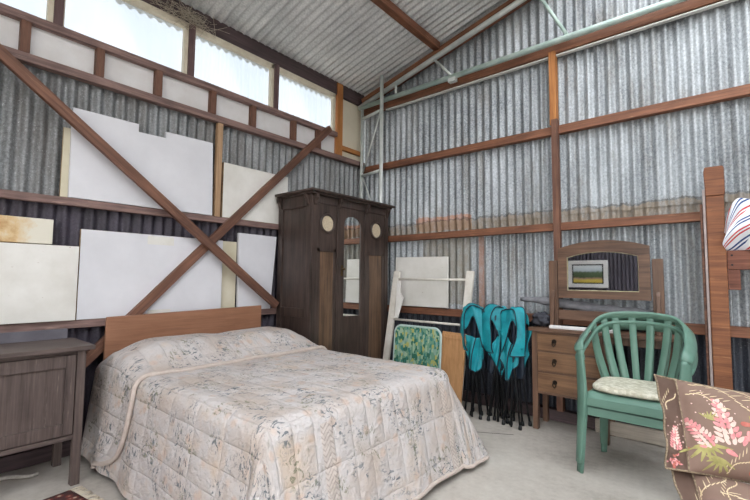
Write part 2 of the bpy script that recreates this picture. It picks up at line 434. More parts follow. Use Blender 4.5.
# --- steel truss (pale green pipe) and lattice column in the corner
pipe_m = plain('pale_green_paint', 'A2BDB7', 'CFDFD9', 9, rough=.4, metal=.2, bump=.05)
pipe_w = plain('pale_grey_paint', 'C2CBC8', 'EAEEEC', 9, rough=.4, metal=.2, bump=.05)
TY = 3.555
tr_ = thing('roof_truss', 'pale green steel pipe truss under the roof along the back wall', 'truss', (-3.2, TY, 3.2))
def tz(x): return 3.165+.249*(x+3.19)
MB().tube([(-3.24, TY, 3.145), (-.4, TY, 3.150), (XR-.05, TY, 3.15)], .026).build('bottom_chord', pipe_m, tr_)
MB().tube([(-3.24, TY, tz(-3.24)), (1.2, TY, tz(1.2))], .026).build('top_chord', pipe_w, tr_)
MB().tube([(-2.70, TY, 3.15), (-2.70, TY, tz(-2.70))], .014).build('web_bar', pipe_w, tr_)
MB().tube([(-2.22, TY, tz(-2.22)), (-2.0, TY, 3.15)], .013).build('web_bar', pipe_w, tr_)
MB().tube([(-1.18, TY, tz(-1.18)), (-.92, TY, 3.15)], .015).build('web_bar', pipe_m, tr_)
MB().box(-2.04, -1.96, TY-.02, TY+.03, 3.095, 3.135).build('clamp', pipe_w, tr_)
lc = thing('steel_column', 'pale grey steel pipe lattice column standing in the shed corner', 'column', (-3.0, TY, 0))
MB().tube([(-2.855, TY-.06, 0), (-2.85, TY-.06, 3.40)], .021, 12).build('pipe', pipe_w, lc)
MB().tube([(-3.20, TY, 0), (-3.19, TY, 3.12)], .018, 12).build('pipe', pipe_w, lc)
for z in (3.01, 2.335, 1.68, 1.0): MB().tube([(-3.19, TY, z-.005), (-2.855, TY-.06, z)], .017).build('rung', pipe_w, lc)
for z0, z1 in ((2.37, 2.98), (2.31, 1.70), (1.03, 1.65)): MB().tube([(-3.17, TY, z0), (-2.87, TY-.06, z1)], .009).build('diagonal_rod', pipe_w, lc)

# --- diagonal braces
def brace(name, p0, p1, label, m=brn_t):
    o = beam(name, p0, p1, .067, .04, m, (1, 0, 0))
    return tag(o, label, 'brace', 'crossed diagonal braces')
brace('diagonal_brace', (-3.172, -.05, 2.775), (-3.172, 2.385, .893), 'brown timber brace falling from upper left to the wardrobe, in front of the other brace')
brace('diagonal_brace', (-3.213, .425, .11), (-3.213, 3.06, 2.76), 'brown timber brace rising from behind the bed to the last window')

# ------------------------------------------------------------------ white boards on the left wall
def board(name, poly, x1, th, m, label, edge=None, lean=0):
    # poly given as (y, z); front face at x1
    y0 = sum(p[0] for p in poly)/len(poly); z0 = min(p[1] for p in poly)
    r = Matrix(((0, 0, -1, x1), (1, 0, 0, 0), (0, 1, 0, 0), (0, 0, 0, 1)))
    mb = MB().prism([(p[0], p[1]) for p in poly], th, r)
    if edge is not None:
        for i in range(2, len(mb.mi)): mb.mi[i] = 1
    o = mb.build(name, [m, edge] if edge else m, None, bevel=.003)
    if lean: o.matrix_world = Matrix.Translation((x1, 0, z0)) @ Matrix.Rotation(lean, 4, 'Y') @ Matrix.Translation((-x1, 0, -z0))
    return tag(o, label, 'board', 'white boards stored on the left wall rails')
foam = plain('white_foam', 'D4D4DA', 'E4E4EA', 3, rough=.5, bump=.02)
foam_y = plain('yellowed_foam', 'C7BD9F', 'DFDACA', 2.5, rough=.6, bump=.05)
foam_e = plain('brown_edge', '7A5A40', 'C2A884', 12, rough=.8)
m, nt, b = newmat('stained_foam')
st = noise_(nt, coords(nt, (1, 1, 1), loc=(.3, .1, 0)), 5, 8, .7)
t = nt.nodes.new('ShaderNodeTexCoord'); s = nt.nodes.new('ShaderNodeSeparateXYZ'); nt.links.new(t.outputs['Object'], s.inputs[0])
g = math_(nt, 'MULTIPLY', math_(nt, 'SUBTRACT', .62, s.outputs['Y']), 1.2)
ff = math_(nt, 'ADD', st, g)
nt.links.new(ramp(nt, ff, [(.5, lin('E2DDCF')), (.66, lin('D9BE92')), (.8, lin('B98A58'))]), b.inputs['Base Color']); b.inputs['Roughness'].default_value = .7
foam_s = m
m, nt, b = newmat('scuffed_foam')
c1 = ramp(nt, noise_(nt, coords(nt), 2.5, 5, .6), [(.35, lin('D6D3CC')), (.65, lin('EAE8E4'))])
sc = ramp(nt, noise_(nt, coords(nt, (1, 1, 2)), 26, 5, .7), [(.68, (0, 0, 0, 1)), (.74, (1, 1, 1, 1))])
nt.links.new(mixc(nt, sc, c1, lin('8C7358')), b.inputs['Base Color']); b.inputs['Roughness'].default_value = .65
foam_c = m
R = lambda y0, y1, z0, z1: [(y0, z0), (y1, z0), (y1, z1), (y0, z1)]
board('foam_board', R(.735, 1.4, 1.657, 2.115), -3.264, .022, foam_y, 'yellowed board edge showing left of the big notched white board', foam_e)
board('foam_board', [(.775, 1.657), (1.765, 1.657), (1.750, 2.264), (1.367, 2.255), (1.367, 2.205), (1.175, 2.200), (1.175, 2.257), (.77, 2.252)], -3.238, .025, foam, 'large white board with notched top under the window sill')
board('foam_board', R(1.86, 2.545, 1.657, 2.13), -3.25, .035, foam_c, 'off-white board above the middle rail, crossed by the rising brace', foam_e)
board('foam_board', R(1.62, 2.018, .863, 1.456), -3.266, .02, foam_y, 'yellowed strip of board behind the right edge of the wide white board', foam_e)
bC = board('foam_board', R(.855, 1.87, .863, 1.457), -3.237, .027, foam, 'wide white board behind the crossed braces above the headboard', foam_e)
for (ya, yb, za, zb) in ((1.27, 1.46, 1.385, 1.448), (1.29, 1.455, .866, .905)):
    MB().box(-3.240, -3.2355, ya, yb, za, zb).build('patch', foam_c, bC)['label'] = 'small off-white inset patch'
board('foam_board', [(2.035, .863), (2.37, .863), (2.425, 1.533), (2.024, 1.537)], -3.246, .03, foam, 'narrow white board standing beside the dark wardrobe')
board('foam_board', R(-.1, .705, 1.345, 1.50), -3.232, .05, foam_s, 'short board with rusty brown stains lying on a scuffed white board')
board('foam_board', R(-.1, .848, .863, 1.340), -3.226, .058, foam_c, 'scuffed white board on the low rail above the bedside cabinet', foam_e)

# ------------------------------------------------------------------ wardrobe
oak_d = {a: wood('dark_oak', '221A18', '554640', a, rough=.42) for a in 'xyz'}
oak_m = {a: wood('mid_oak', '35271F', '7A604C', a, rough=.42) for a in 'xyz'}
m, nt, b = newmat('mirror_glass'); b.inputs['Metallic'].default_value = 1; b.inputs['Roughness'].default_value = .02; b.inputs['Base Color'].default_value = (.86, .88, .87, 1)
mirror_m = m
tan_m = plain('tan_fretwork', 'B9A78C', 'E0D2B8', 60, rough=.7, bump=.5)
brass = plain('dark_brass', '3A2E22', '7A6444', 20, rough=.4, metal=.8)
W0, W1, WXB, WXF = 2.445, 3.50, -3.235, -2.76
WH = 1.895
wd = thing('wardrobe', 'dark oak three-door wardrobe with a tall mirror standing in the corner', 'wardrobe', ((WXB+WXF)/2, (W0+W1)/2, 0))
mb = MB()
mb.box(WXB, WXF-.02, W0+.012, W1-.012, .06, WH-.004)                    # carcass
mb.box(WXB, WXF-.03, W0, W0+.03, 0, WH); mb.box(WXB, WXF-.03, W1-.03, W1, 0, WH)
mb.box(WXB, WXF-.01, W0+.01, W1-.01, 0, .10)
mb.build('carcass', oak_d['z'], wd, bevel=.003)
mb = MB()      # side frame
for (xa, xb, za, zb) in ((WXB, WXB+.06, 0, WH), (WXF-.09, WXF-.02, 0, WH), (WXB+.06, WXF-.09, WH-.11, WH), (WXB+.06, WXF-.09, .80, .88), (WXB+.06, WXF-.09, 0, .14)): mb.box(xa, xb, W0-.014, W0+.005, za, zb)
mb.build('side_frame', oak_d['z'], wd, bevel=.003)
mb = MB()      # front frame
for ya, yb in ((W0-.012, W0+.055), (2.745, 2.785), (3.135, 3.175), (W1-.045, W1+.012)): mb.box(WXF-.03, WXF, ya, yb, 0, WH)
mb.box(WXF-.03, WXF-.001, W0, W1, WH-.075, WH); mb.box(WXF-.03, WXF-.001, W0, W1, 0, .10)
mb.build('front_frame', oak_d['z'], wd, bevel=.003)
poly = [(WXB, WH-.005), (WXF+.03, WH-.005), (WXF+.045, WH+.012), (WXF+.06, WH+.018), (WXF+.06, WH+.034), (WXB, WH+.034)]
mb = MB()
mb.box(WXB, WXF+.06, W0-.065, W1+.06, WH+.014, WH+.036); mb.box(WXB, WXF+.035, W0-.04, W1+.035, WH-.004, WH+.015)
mb.build('cornice', oak_d['y'], wd, bevel=.004)
def bracket(y, front=True, x=None):
    mb = MB(); prof = [(0, 0), (.042, 0), (.040, -.03), (.022, -.05), (.014, -.085), (0, -.10)]
    if front: Mx = Matrix(((1, 0, 0, WXF), (0, 0, 1, y-.016), (0, 1, 0, WH-.004), (0, 0, 0, 1)))
    else: Mx = Matrix(((0, 0, 1, x-.016), (-1, 0, 0, W0-.014), (0, 1, 0, WH-.004), (0, 0, 0, 1)))
    mb.prism(prof, .032, Mx); mb.build('corbel', oak_d['z'], wd, bevel=.002)
for y in (2.465, 2.765, 3.155, 3.485): bracket(y)
bracket(0, False, WXF-.05); bracket(0, False, WXB+.03)
def disc(mb, y, z, r, x0, x1, seg=28, ry=None):
    Mx = Matrix(((0, 0, 1, x0), (1, 0, 0, y), (0, 1, 0, z), (0, 0, 0, 1)))
    mb.prism([((ry or r)*math.cos(2*PI*i/seg), r*math.sin(2*PI*i/seg)) for i in range(seg)], x1-x0, Mx)
def ringx(mb, y, z, r, x, t):
    mb.tube([(x, y+r*math.cos(2*PI*i/28), z+r*math.sin(2*PI*i/28)) for i in range(28)], t, 8, closed=True)
for y0, y1 in ((2.50, 2.745), (3.175, 3.455)):
    d = MB().box(WXF-.024, WXF-.014, y0, y1, .10, WH-.07).build('side_door', oak_d['z'], wd)
    mb = MB()
    for (ya, yb, za, zb) in ((y0+.004, y0+.04, .105, 1.42), (y1-.04, y1-.004, .105, 1.42), (y0+.004, y1-.004, 1.385, WH-.078), (y0+.04, y1-.04, .105, .2)):
        mb.box(WXF-.02, WXF-.006, ya, yb, za, zb)
    mb.build('door_frame', oak_d['z'], d, bevel=.003)
    MB().box(WXF-.016, WXF-.011, y0+.04, y1-.04, .2, 1.385).build('door_panel', oak_m['z'], d)
    yc = (y0+y1)/2
    mb = MB(); ringx(mb, yc, 1.645, .083, WXF-.004, .013); mb.build('oval_ring', oak_d['z'], d)
    mb = MB(); disc(mb, yc, 1.645, .077, WXF-.014, WXF-.003); mb.build('fretwork_disc', tan_m, d)
d = MB().box(WXF-.024, WXF-.016, 2.785, 3.135, .10, WH-.07).build('mirror_door', oak_d['z'], wd)
def arch(y0, y1, z0, zs, zt, n=12):   # rectangle with a curved top
    c = [(y0, z0), (y1, z0)]
    for i in range(n+1):
        a = PI*i/n; c.append(((y0+y1)/2+(y1-y0)/2*math.cos(a), zs+(zt-zs)*math.sin(a)**.8 if 0 < i < n else zs))
    return c
def frame_arch(mb, outer, inner, d, Mx):    # plate with an arched hole, as strips between the two outlines
    n = len(outer); b = mb.add([Mx @ Vector((p[0], p[1], 0)) for p in outer]+[Mx @ Vector((p[0], p[1], 0)) for p in inner]+[Mx @ Vector((p[0], p[1], d)) for p in outer]+[Mx @ Vector((p[0], p[1], d)) for p in inner])
    for i in range(n):
        j = (i+1) % n
        mb.face((b+i, b+j, b+n+j, b+n+i)); mb.face((b+2*n+i, b+3*n+i, b+3*n+j, b+2*n+j))
        mb.face((b+i, b+2*n+i, b+2*n+j, b+j)); mb.face((b+n+i, b+n+j, b+3*n+j, b+3*n+i))
inner = arch(2.842, 3.078, .79, 1.66, 1.745)
outer = [(2.789, .105), (3.131, .105)]+[(min(3.131, max(2.789, 2.96+(p[0]-2.96)*1.46)), 1.817 if 2.85 < p[0] < 3.07 else 1.66+(0.157 if 0 else 0)) for p in inner[2:]]
outer[2] = (3.131, 1.66); outer[-1] = (2.789, 1.66); outer[3] = (3.131, 1.817); outer[-2] = (2.789, 1.817)
Mx = Matrix(((0, 0, 1, WXF-.018), (1, 0, 0, 0), (0, 1, 0, 0), (0, 0, 0, 1)))
mb = MB(); frame_arch(mb, outer, inner, .014, Mx); mb.build('door_frame', oak_d['z'], d)
MB().prism(arch(2.838, 3.082, .786, 1.662, 1.748), .004, Matrix(((0, 0, 1, WXF-.0165), (1, 0, 0, 0), (0, 1, 0, 0), (0, 0, 0, 1)))).build('mirror', mirror_m, d)
mb = MB(); mb.box(WXF-.006, WXF-.001, 2.803, 2.827, 1.17, 1.27); mb.lathe([(.005, 0), (.006, .012), (.013, .02), (.013, .03), (.004, .034)], (WXF-.002, 2.815, 1.235), 'x', 14)
mb.build('door_knob', brass, d)

# ------------------------------------------------------------------ bedside cabinet
nsx = {a: wood('greyed_oak', '352A29', '685A55', a, rough=.6, worn='80736C') for a in 'xyz'}
C0, C1, CXB, CXF, CH = .27, .795, -3.182, -2.785, .735
ns = thing('bedside_cabinet', 'small greyed oak cabinet standing left of the bed', 'bedside cabinet', ((CXB+CXF)/2, (C0+C1)/2, 0))
mb = MB().box(CXB, CXF+.03, C0-.035, C1+.035, CH, CH+.025); mb.build('top', nsx['y'], ns, bevel=.003)
mb = MB().box(CXB, CXB+.02, C0, C1, CH+.024, CH+.085); mb.build('backsplash', plain('grey_paint', '55525A', '6F6C74', 6, rough=.6), ns, bevel=.002)
for x0 in (CXB+.005, CXF-.042):
    for y0 in (C0, C1-.042): MB().box(x0, x0+.042, y0, y0+.042, 0, CH).build('leg', nsx['z'], ns, bevel=.003)
mb = MB().box(CXB+.01, CXF-.012, C0+.008, C0+.024, .26, CH); mb.box(CXB+.01, CXF-.012, C1-.024, C1-.008, .26, CH); mb.box(CXB+.008, CXB+.02, C0+.02, C1-.02, .26, CH); mb.box(CXB+.01, CXF-.03, C0+.02, C1-.02, .26, .28)
mb.build('body', nsx['z'], ns)
for za, zb in ((.25, .275), (.715, CH)): MB().box(CXF-.03, CXF-.006, C0+.042, C1-.042, za, zb).build('rail', nsx['y'], ns, bevel=.002)
d = MB().box(CXF-.026, CXF-.014, C0+.046, C1-.046, .28, .712).build('door', nsx['z'], ns)
mb = MB(); a0, a1 = C0+.046, C1-.046
for (ya, yb, za, zb) in ((a0, a0+.06, .28, .712), (a1-.045, a1, .28, .712), (a0+.06, a1-.045, .645, .712), (a0+.06, a1-.045, .28, .345)): mb.box(CXF-.018, CXF-.003, ya, yb, za, zb)
mb.build('door_frame', nsx['z'], d, bevel=.003)
mb = MB().box(CXF-.003, CXF+.001, a0+.018, a0+.05, .50, .57); mb.tube([(CXF+.006, a0+.034+.016*math.cos(t*PI/6), .525+.022*math.sin(t*PI/6)) for t in range(6, 13)], .003, 6)
mb.lathe([(.008, 0), (.01, .008), (.004, .012)], (CXF, a0+.034, .545), 'x', 12); mb.build('drop_handle', brass, d)

# rug by the cabinet and cord beneath it
m, nt, b = newmat('red_rug')
ck = N(nt, 'ShaderNodeTexVoronoi'); ck.inputs['Scale'].default_value = 26; nt.links.new(coords(nt), ck.inputs['Vector'])
c = ramp(nt, ck.outputs['Distance'], [(.15, lin('C9B8A0')), (.3, lin('7C3A30')), (.6, lin('4A2A2A'))])
nt.links.new(c, b.inputs['Base Color']); b.inputs['Roughness'].default_value = .95
rg = thing('rug', 'red patterned rug with pale fringe on the floor by the cabinet', 'rug', (-2.42, .545, 0), .12)
MB().grid(lambda a, b_: (-.28+a*.9, -.75+b_*.98, .008+.003*math.sin(a*9+b_*5)), 24, 24).build('pile', m, rg, world=False, solid=.008)
mb = MB()
for i in range(60):
    x = -.28+i*.0152; mb.tube([(x, .225, .008), (x+random.gauss(0, .006), .26, .006), (x+random.gauss(0, .012), .285, .004)], .003, 4)
o = mb.build('fringe', plain('fringe', 'C9BCA8', 'E2D8C6', 20, rough=.9), rg, world=False); o['kind'] = 'stuff'
mb = MB(); pts = [(-3.12+.05*math.sin(i*.6), .18+i*.035, .016+.006*math.sin(i*1.3)) for i in range(15)]
mb.tube(pts, .011, 8); tag(mb.build('rope', plain('pale_rope', '9A938C', 'C9C3BB', 60, rough=.9, bump=.5)), 'pale rope lying on the floor under the bedside cabinet', 'rope')

# ------------------------------------------------------------------ bed
hb_m = wood('tan_board', '845A42', 'A3765C', 'y', rough=.5)
bed = thing('bed', 'double bed with plain tan headboard against the left wall', 'bed', (-2.25, 1.7, 0))
mb = MB()
Mx = Matrix(((0, 0, 1, -3.165), (1, 0, 0, 0), (0, 1, 0, 0), (0, 0, 0, 1)))
mb.prism([(.995, .45), (2.205, .45), (2.205, .905), (1.0, .878)], .022, Mx); mb.build('headboard', hb_m, bed, bevel=.006)
for y in (1.12, 2.12): MB().box(-3.16, -3.13, y-.03, y+.03, 0, .5).build('headboard_leg', hb_m, bed)
tick = plain('mattress_ticking', 'B5ADA6', 'CFC8C0', 10, rough=.9)
MB().box(-3.10, -1.36, 1.04, 2.34, .34, .55).build('mattress', tick, bed, bevel=.04)
MB().box(-3.10, -1.36, 1.05, 2.33, .14, .34).build('bed_base', plain('base_cloth', '6B6058', '857A70', 12, rough=.9), bed, bevel=.02)
for x in (-3.0, -1.46):
    for y in (1.15, 2.23): MB().lathe([(.03, 0), (.022, .03), (.035, .14)], (x, y, 0)).build('leg', oak_d['z'], bed)
# bedspread
RX, RY0, RY1, RR, ZT = -1.41, 1.035, 2.30, .075, .590
HX = -3.12
def smooth(a, b_, x):
    t = min(1, max(0, (x-a)/(b_-a))); return t*t*(3-2*t)
def quilt(s_, t_, lift=0):
    """cloth coordinate (s along the bed, t across) -> position"""
    a = max(0, s_-RX); bn = max(0, RY0-t_); bf = max(0, t_-RY1)
    bx, by = min(s_, RX), min(max(t_, RY0), RY1)
    b_ = bn if bn > 0 else bf; sg = -1 if bn > 0 else 1
    r = math.hypot(a, b_)
    rd = r if min(a, b_) <= 0 else max(a, b_)*(1+.10*math.sin(2*math.atan2(b_, a)))
    # pillows under the head end
    pb = smooth(-2.50, -2.80, s_)*smooth(-3.16, -2.98, s_)
    dip = 1-.10*math.exp(-((t_-1.70)/.10)**2)
    z = ZT+.135*pb*dip*smooth(RY0-.20, RY0+.18, t_)*smooth(RY1+.20, RY1-.14, t_)
    z += .006*noise.noise((s_*5, t_*5, 1))+lift*.5
    x, y = bx, by
    if r > 0:
        ca, cb = a/r, b_/r
        arc = RR*PI/2; r = rd
        if r < arc: h, d = RR*math.sin(r/RR), RR*(1-math.cos(r/RR))
        else:
            e = r-arc
            phi = math.atan2(b_, a)      # 0 foot, pi/2 side
            side = .20*ca*ca+(.16 if sg > 0 else .13)*cb*cb
            if a > 0 and b_ > 0: side += (.26 if sg > 0 else .14)*math.sin(2*phi)**2
            fold = 0
            if a > 0 and b_ > 0: fold = .10*math.cos(phi*6)*math.sin(2*phi)
            fold += .03*noise.noise((bx*4+sg, by*4, 3.3))+.012*math.sin((bx+by)*17)
            h = RR+e*(side+fold); d = RR+e*(1-.35*side)
        zz = z-d
        if zz < .012:
            h += (.012-zz)*.7; zz = .012+.004*math.sin(r*40)
        x = bx+ca*(h+lift); y = by+sg*cb*(h+lift); z = max(zz, .012)
    if x < -2.60: y = min(y, 2.405+lift)
    return Vector((x, y, z))
m, nt, b = newmat('floral_quilt')
tc = nt.nodes.new('ShaderNodeTexCoord'); uv = tc.outputs['UV']
def mp(scale, loc=(0, 0, 0)):
    q = nt.nodes.new('ShaderNodeMapping'); q.inputs['Scale'].default_value = scale; q.inputs['Location'].default_value = loc
    nt.links.new(uv, q.inputs['Vector']); return q.outputs['Vector']
base = ramp(nt, noise_(nt, mp((1, 1, 1)), 3, 5, .6), [(.35, lin('BDAFA6')), (.55, lin('C8C2C1')), (.7, lin('C9B7A8'))])
# blush petals
vp = N(nt, 'ShaderNodeTexVoronoi'); vp.inputs['Scale'].default_value = 11; nt.links.new(mp((1, 1, 1)), vp.inputs['Vector'])
pet = ramp(nt, vp.outputs['Distance'], [(.16, (.55, .55, .55, 1)), (.3, (0, 0, 0, 1))])
base = mixc(nt, pet, base, lin('C9AE9C'))
# grey-blue and green sprigs gathered in clumps
cl = ramp(nt, noise_(nt, mp((1, 1, 1)), 5.5, 3, .5), [(.47, (0, 0, 0, 1)), (.58, (1, 1, 1, 1))])
sp1 = ramp(nt, noise_(nt, mp((1, .55, 1), (3, 1, 0)), 46, 3, .65, 1.2), [(.54, (0, 0, 0, 1)), (.60, (1, 1, 1, 1))])
base = mixc(nt, math_(nt, 'MULTIPLY', math_(nt, 'MULTIPLY', cl, sp1), .95), base, lin('666D73'))
cl2 = ramp(nt, noise_(nt, mp((1, 1, 1), (7, 3, 0)), 5, 3, .5), [(.5, (0, 0, 0, 1)), (.6, (1, 1, 1, 1))])
sp2 = ramp(nt, noise_(nt, mp((.6, 1, 1), (1, 5, 0)), 38, 3, .6, 1.5), [(.56, (0, 0, 0, 1)), (.61, (1, 1, 1, 1))])
base = mixc(nt, math_(nt, 'MULTIPLY', math_(nt, 'MULTIPLY', cl2, sp2), .8), base, lin('77785F'))
# lattice bands near the foot corners
sx = nt.nodes.new('ShaderNodeSeparateXYZ'); nt.links.new(uv, sx.inputs[0])
U, V = sx.outputs['X'], sx.outputs['Y']
band = None
for c_ in (1.28, 2.22):
    q = math_(nt, 'LESS_THAN', math_(nt, 'ABSOLUTE', math_(nt, 'SUBTRACT', V, c_)), .035)
    band = q if band is None else math_(nt, 'MAXIMUM', band, q)
band = math_(nt, 'MULTIPLY', band, math_(nt, 'GREATER_THAN', U, RX+.10+4))
p1 = math_(nt, 'PINGPONG', math_(nt, 'ADD', math_(nt, 'MULTIPLY', U, 1), math_(nt, 'PINGPONG', V, .035)), .012)
lat = math_(nt, 'MULTIPLY', band, math_(nt, 'LESS_THAN', p1, .004))
base = mixc(nt, math_(nt, 'MULTIPLY', band, .6), base, lin('CDBFB6')); base = mixc(nt, math_(nt, 'MULTIPLY', lat, .6), base, lin('A3968E'))
nt.links.new(base, b.inputs['Base Color']); b.inputs['Roughness'].default_value = .75
# quilted puffs: stitch lines on an 8 x 14 cm lattice plus crinkle
sA = math_(nt, 'PINGPONG', V, .055); sB = math_(nt, 'PINGPONG', U, .12)
pA = math_(nt, 'POWER', math_(nt, 'MULTIPLY', sA, 18.2), .45); pB = math_(nt, 'POWER', math_(nt, 'MULTIPLY', sB, 8.3), .45)
hgt = math_(nt, 'ADD', math_(nt, 'MULTIPLY', math_(nt, 'MINIMUM', pA, pB), 1.0), math_(nt, 'MULTIPLY', noise_(nt, mp((1, 1, 1)), 28, 4, .65, .6), 1.1))
bump_(nt, b, hgt, .9, .013)
quilt_m = m
LN, LF = .625, .60
S1 = RX+.615
bs = thing('bedspread', 'pale floral quilted bedspread draped over the double bed', 'bedspread', (-2.2, 1.7, 0))
T0, T1 = RY0-LN, RY1+LF
def qf(a, b_):
    return quilt(HX+(S1-HX)*a, T0+(T1-T0)*b_)
uvf = lambda a, b_: (HX+(S1-HX)*a+4, T0+(T1-T0)*b_)
MB().grid(qf, 130, 130, uvf).build('cover', quilt_m, bs)
# pillow flap: the head section laps over the cover with a rolled hem and rounded lower corners
def flap_edge(t_):
    d = max(RY0-.08-t_, t_-(RY1+.08), 0); q = min(1, d/.50)
    return -2.50-.34*(1-math.sqrt(max(0, 1-q**4)))
def ff_(a, b_):
    t_ = RY0-.62+(RY1-RY0+1.21)*b_; e = flap_edge(t_)
    return quilt(HX+(e-HX)*a, t_, .014)
MB().grid(ff_, 26, 130, lambda a, b_: (HX+a*.62+4.3, RY0-.62+(RY1-RY0+1.21)*b_+.03)).build('pillow_flap', quilt_m, bs, solid=.008)
hem_m = plain('hem', 'B9AAA0', 'CABDB5', 30, rough=.8, bump=.4)
MB().tube([ff_(1, i/90) for i in range(91)], .014, 8).build('flap_hem', hem_m, bs)
edge = [qf(1, i/120) for i in range(0, 121)]
MB().tube(edge, .011, 8).build('foot_hem', hem_m, bs)

# ------------------------------------------------------------------ things leaning on the back wall beside the wardrobe
wpaint = plain('old_white_paint', 'CBC5BA', 'E6E2DA', 14, rough=.6, bump=.15)
o = MB().prism([(-2.73, .868), (-2.082, .868), (-2.09, 1.372), (-2.73, 1.380)], .02, Matrix(((1, 0, 0, 0), (0, 0, -1, 3.615), (0, 1, 0, 0), (0, 0, 0, 1)))).build('white_board', foam_c, None, bevel=.002)
o.matrix_world = Matrix.Translation((0, 3.6, .865)) @ Matrix.Rotation(-.03, 4, 'X') @ Matrix.Translation((0, -3.6, -.865))
tag(o, 'large white board standing on the low rail behind the white ladder frame', 'board')
o = MB().prism([(-2.592, .751), (-2.555, .751), (-2.50, .955), (-2.545, 1.01), (-2.548, 1.13), (-2.587, 1.13)], .016, Matrix(((1, 0, 0, 0), (0, .10, -1, 3.352), (0, 1, 0, 0), (0, 0, 0, 1)))).build('foam_offcut', foam_c, None, bevel=.002)
tag(o, 'torn white foam offcut standing on a rung against the left upright of the ladder frame', 'offcut')
ld = thing('ladder_frame', 'white wooden ladder frame leaning on the back wall beside the wardrobe', 'ladder', (-2.2, 3.36, 0))
def lean(z): return 3.30+.17*z
for (xa, xb) in ((-2.66, -2.63), (-1.83, -1.79)):
    Mq, L = frame_of((xa, lean(0), .0), (xb, lean(1.22), 1.225), (0, 1, 0))
    MB().box(0, L, -.036, .036, -.015, .015, Mq).build('upright', wpaint, ld, bevel=.003)
for z in (1.145, .738, .33):
    xa = -2.66+.03*z/1.22; xb = -1.83+.04*z/1.22
    MB().tube([(xa, lean(z)-.005, z), (xb, lean(z)-.005, z)], .011, 10).build('rung', wpaint, ld)
# folded garden chair with green patchwork fabric
m, nt, b = newmat('green_patchwork')
bk = N(nt, 'ShaderNodeTexBrick'); nt.links.new(coords(nt, (1, 1, 1), rot=(PI/2, 0, PI/2)), bk.inputs['Vector'])
vo = N(nt, 'ShaderNodeTexVoronoi'); vo.distance = 'CHEBYCHEV'; vo.inputs['Scale'].default_value = 1; nt.links.new(coords(nt, (52, 1, 30)), vo.inputs['Vector'])
sep = N(nt, 'ShaderNodeSeparateColor'); nt.links.new(vo.outputs['Color'], sep.inputs[0])
rc = ramp(nt, sep.outputs[0], [(0, lin('2C6A57')), (.2, lin('6C9A80')), (.42, lin('9DB89A')), (.60, lin('3A7F76')), (.76, lin('B0B067')), (.86, lin('86A898'))])
rc.node.color_ramp.interpolation = 'CONSTANT'
nt.links.new(rc, b.inputs['Base Color']); b.inputs['Roughness'].default_value = .8
gc = thing('garden_chair', 'folded garden chair with green patchwork fabric leaning below the ladder frame', 'folding chair', (-2.17, 3.22, 0))
def rrect(x0, x1, z0, z1, r, n=6):
    p = []
    for cx, cz, a0 in ((x1-r, z0+r, -PI/2), (x1-r, z1-r, 0), (x0+r, z1-r, PI/2), (x0+r, z0+r, PI)):
        for i in range(n+1): a = a0+PI/2*i/n; p.append((cx+r*math.cos(a), cz+r*math.sin(a)))
    return p
GY = lambda z: 3.155+.08*z
out_ = rrect(-2.425, -1.925, .10, .712, .07)
mb = MB(); mb.prism(out_, .02, Matrix(((1, 0, 0, 0), (0, .08, -1, 3.155+.012), (0, 1, 0, 0), (0, 0, 0, 1)))); mb.build('fabric', m, gc)
mb = MB(); mb.tube([(p[0], GY(p[1]), p[1]) for p in out_], .011, 8, closed=True); mb.build('piping', plain('pale_blue_piping', '9DB7B4', 'C4D5D0', 20), gc)
alu = plain('aluminium', '9A9C9C', 'C6C8C8', 12, rough=.35, metal=.8)
for x in (-2.41, -1.94): MB().tube([(x, 3.10, 0), (x, 3.185, .3), (x, 3.225, .62)], .011).build('leg', alu, gc)
# brown panel and cupboard door
o = beam('brown_board', (-2.47, 3.24, 0), (-2.445, 3.33, .68), .09, .018, wood('cardboard_brown', '7A4E33', 'A5714C', 'x'), (0, 1, 0))
tag(o, 'narrow brown board standing between ladder upright and green chair', 'board')
tan = {a: wood('tan_ply', 'A0744A', 'C8986A', a, rough=.55) for a in 'xz'}
cdr = thing('cupboard_door', 'loose tan cupboard door leaning between green chair and teal chairs', 'door', (-1.86, 3.25, 0))
Mq = Matrix.Translation((-1.855, 3.20, 0)) @ Matrix.Rotation(-.12, 4, 'X') @ Matrix.Rotation(.03, 4, 'Y')
MB().box(-.115, .115, -.009, .009, 0, .69, Mq).build('panel', tan['z'], cdr, bevel=.002)
mb = MB()
for (xa, xb, za, zb) in ((-.115, -.09, 0, .67), (.075, .115, 0, .67), (-.09, .075, .635, .67), (-.09, .075, 0, .04)): mb.box(xa, xb, -.016, -.008, za, zb, Mq)
mb.build('frame', tan['z'], cdr, bevel=.002)

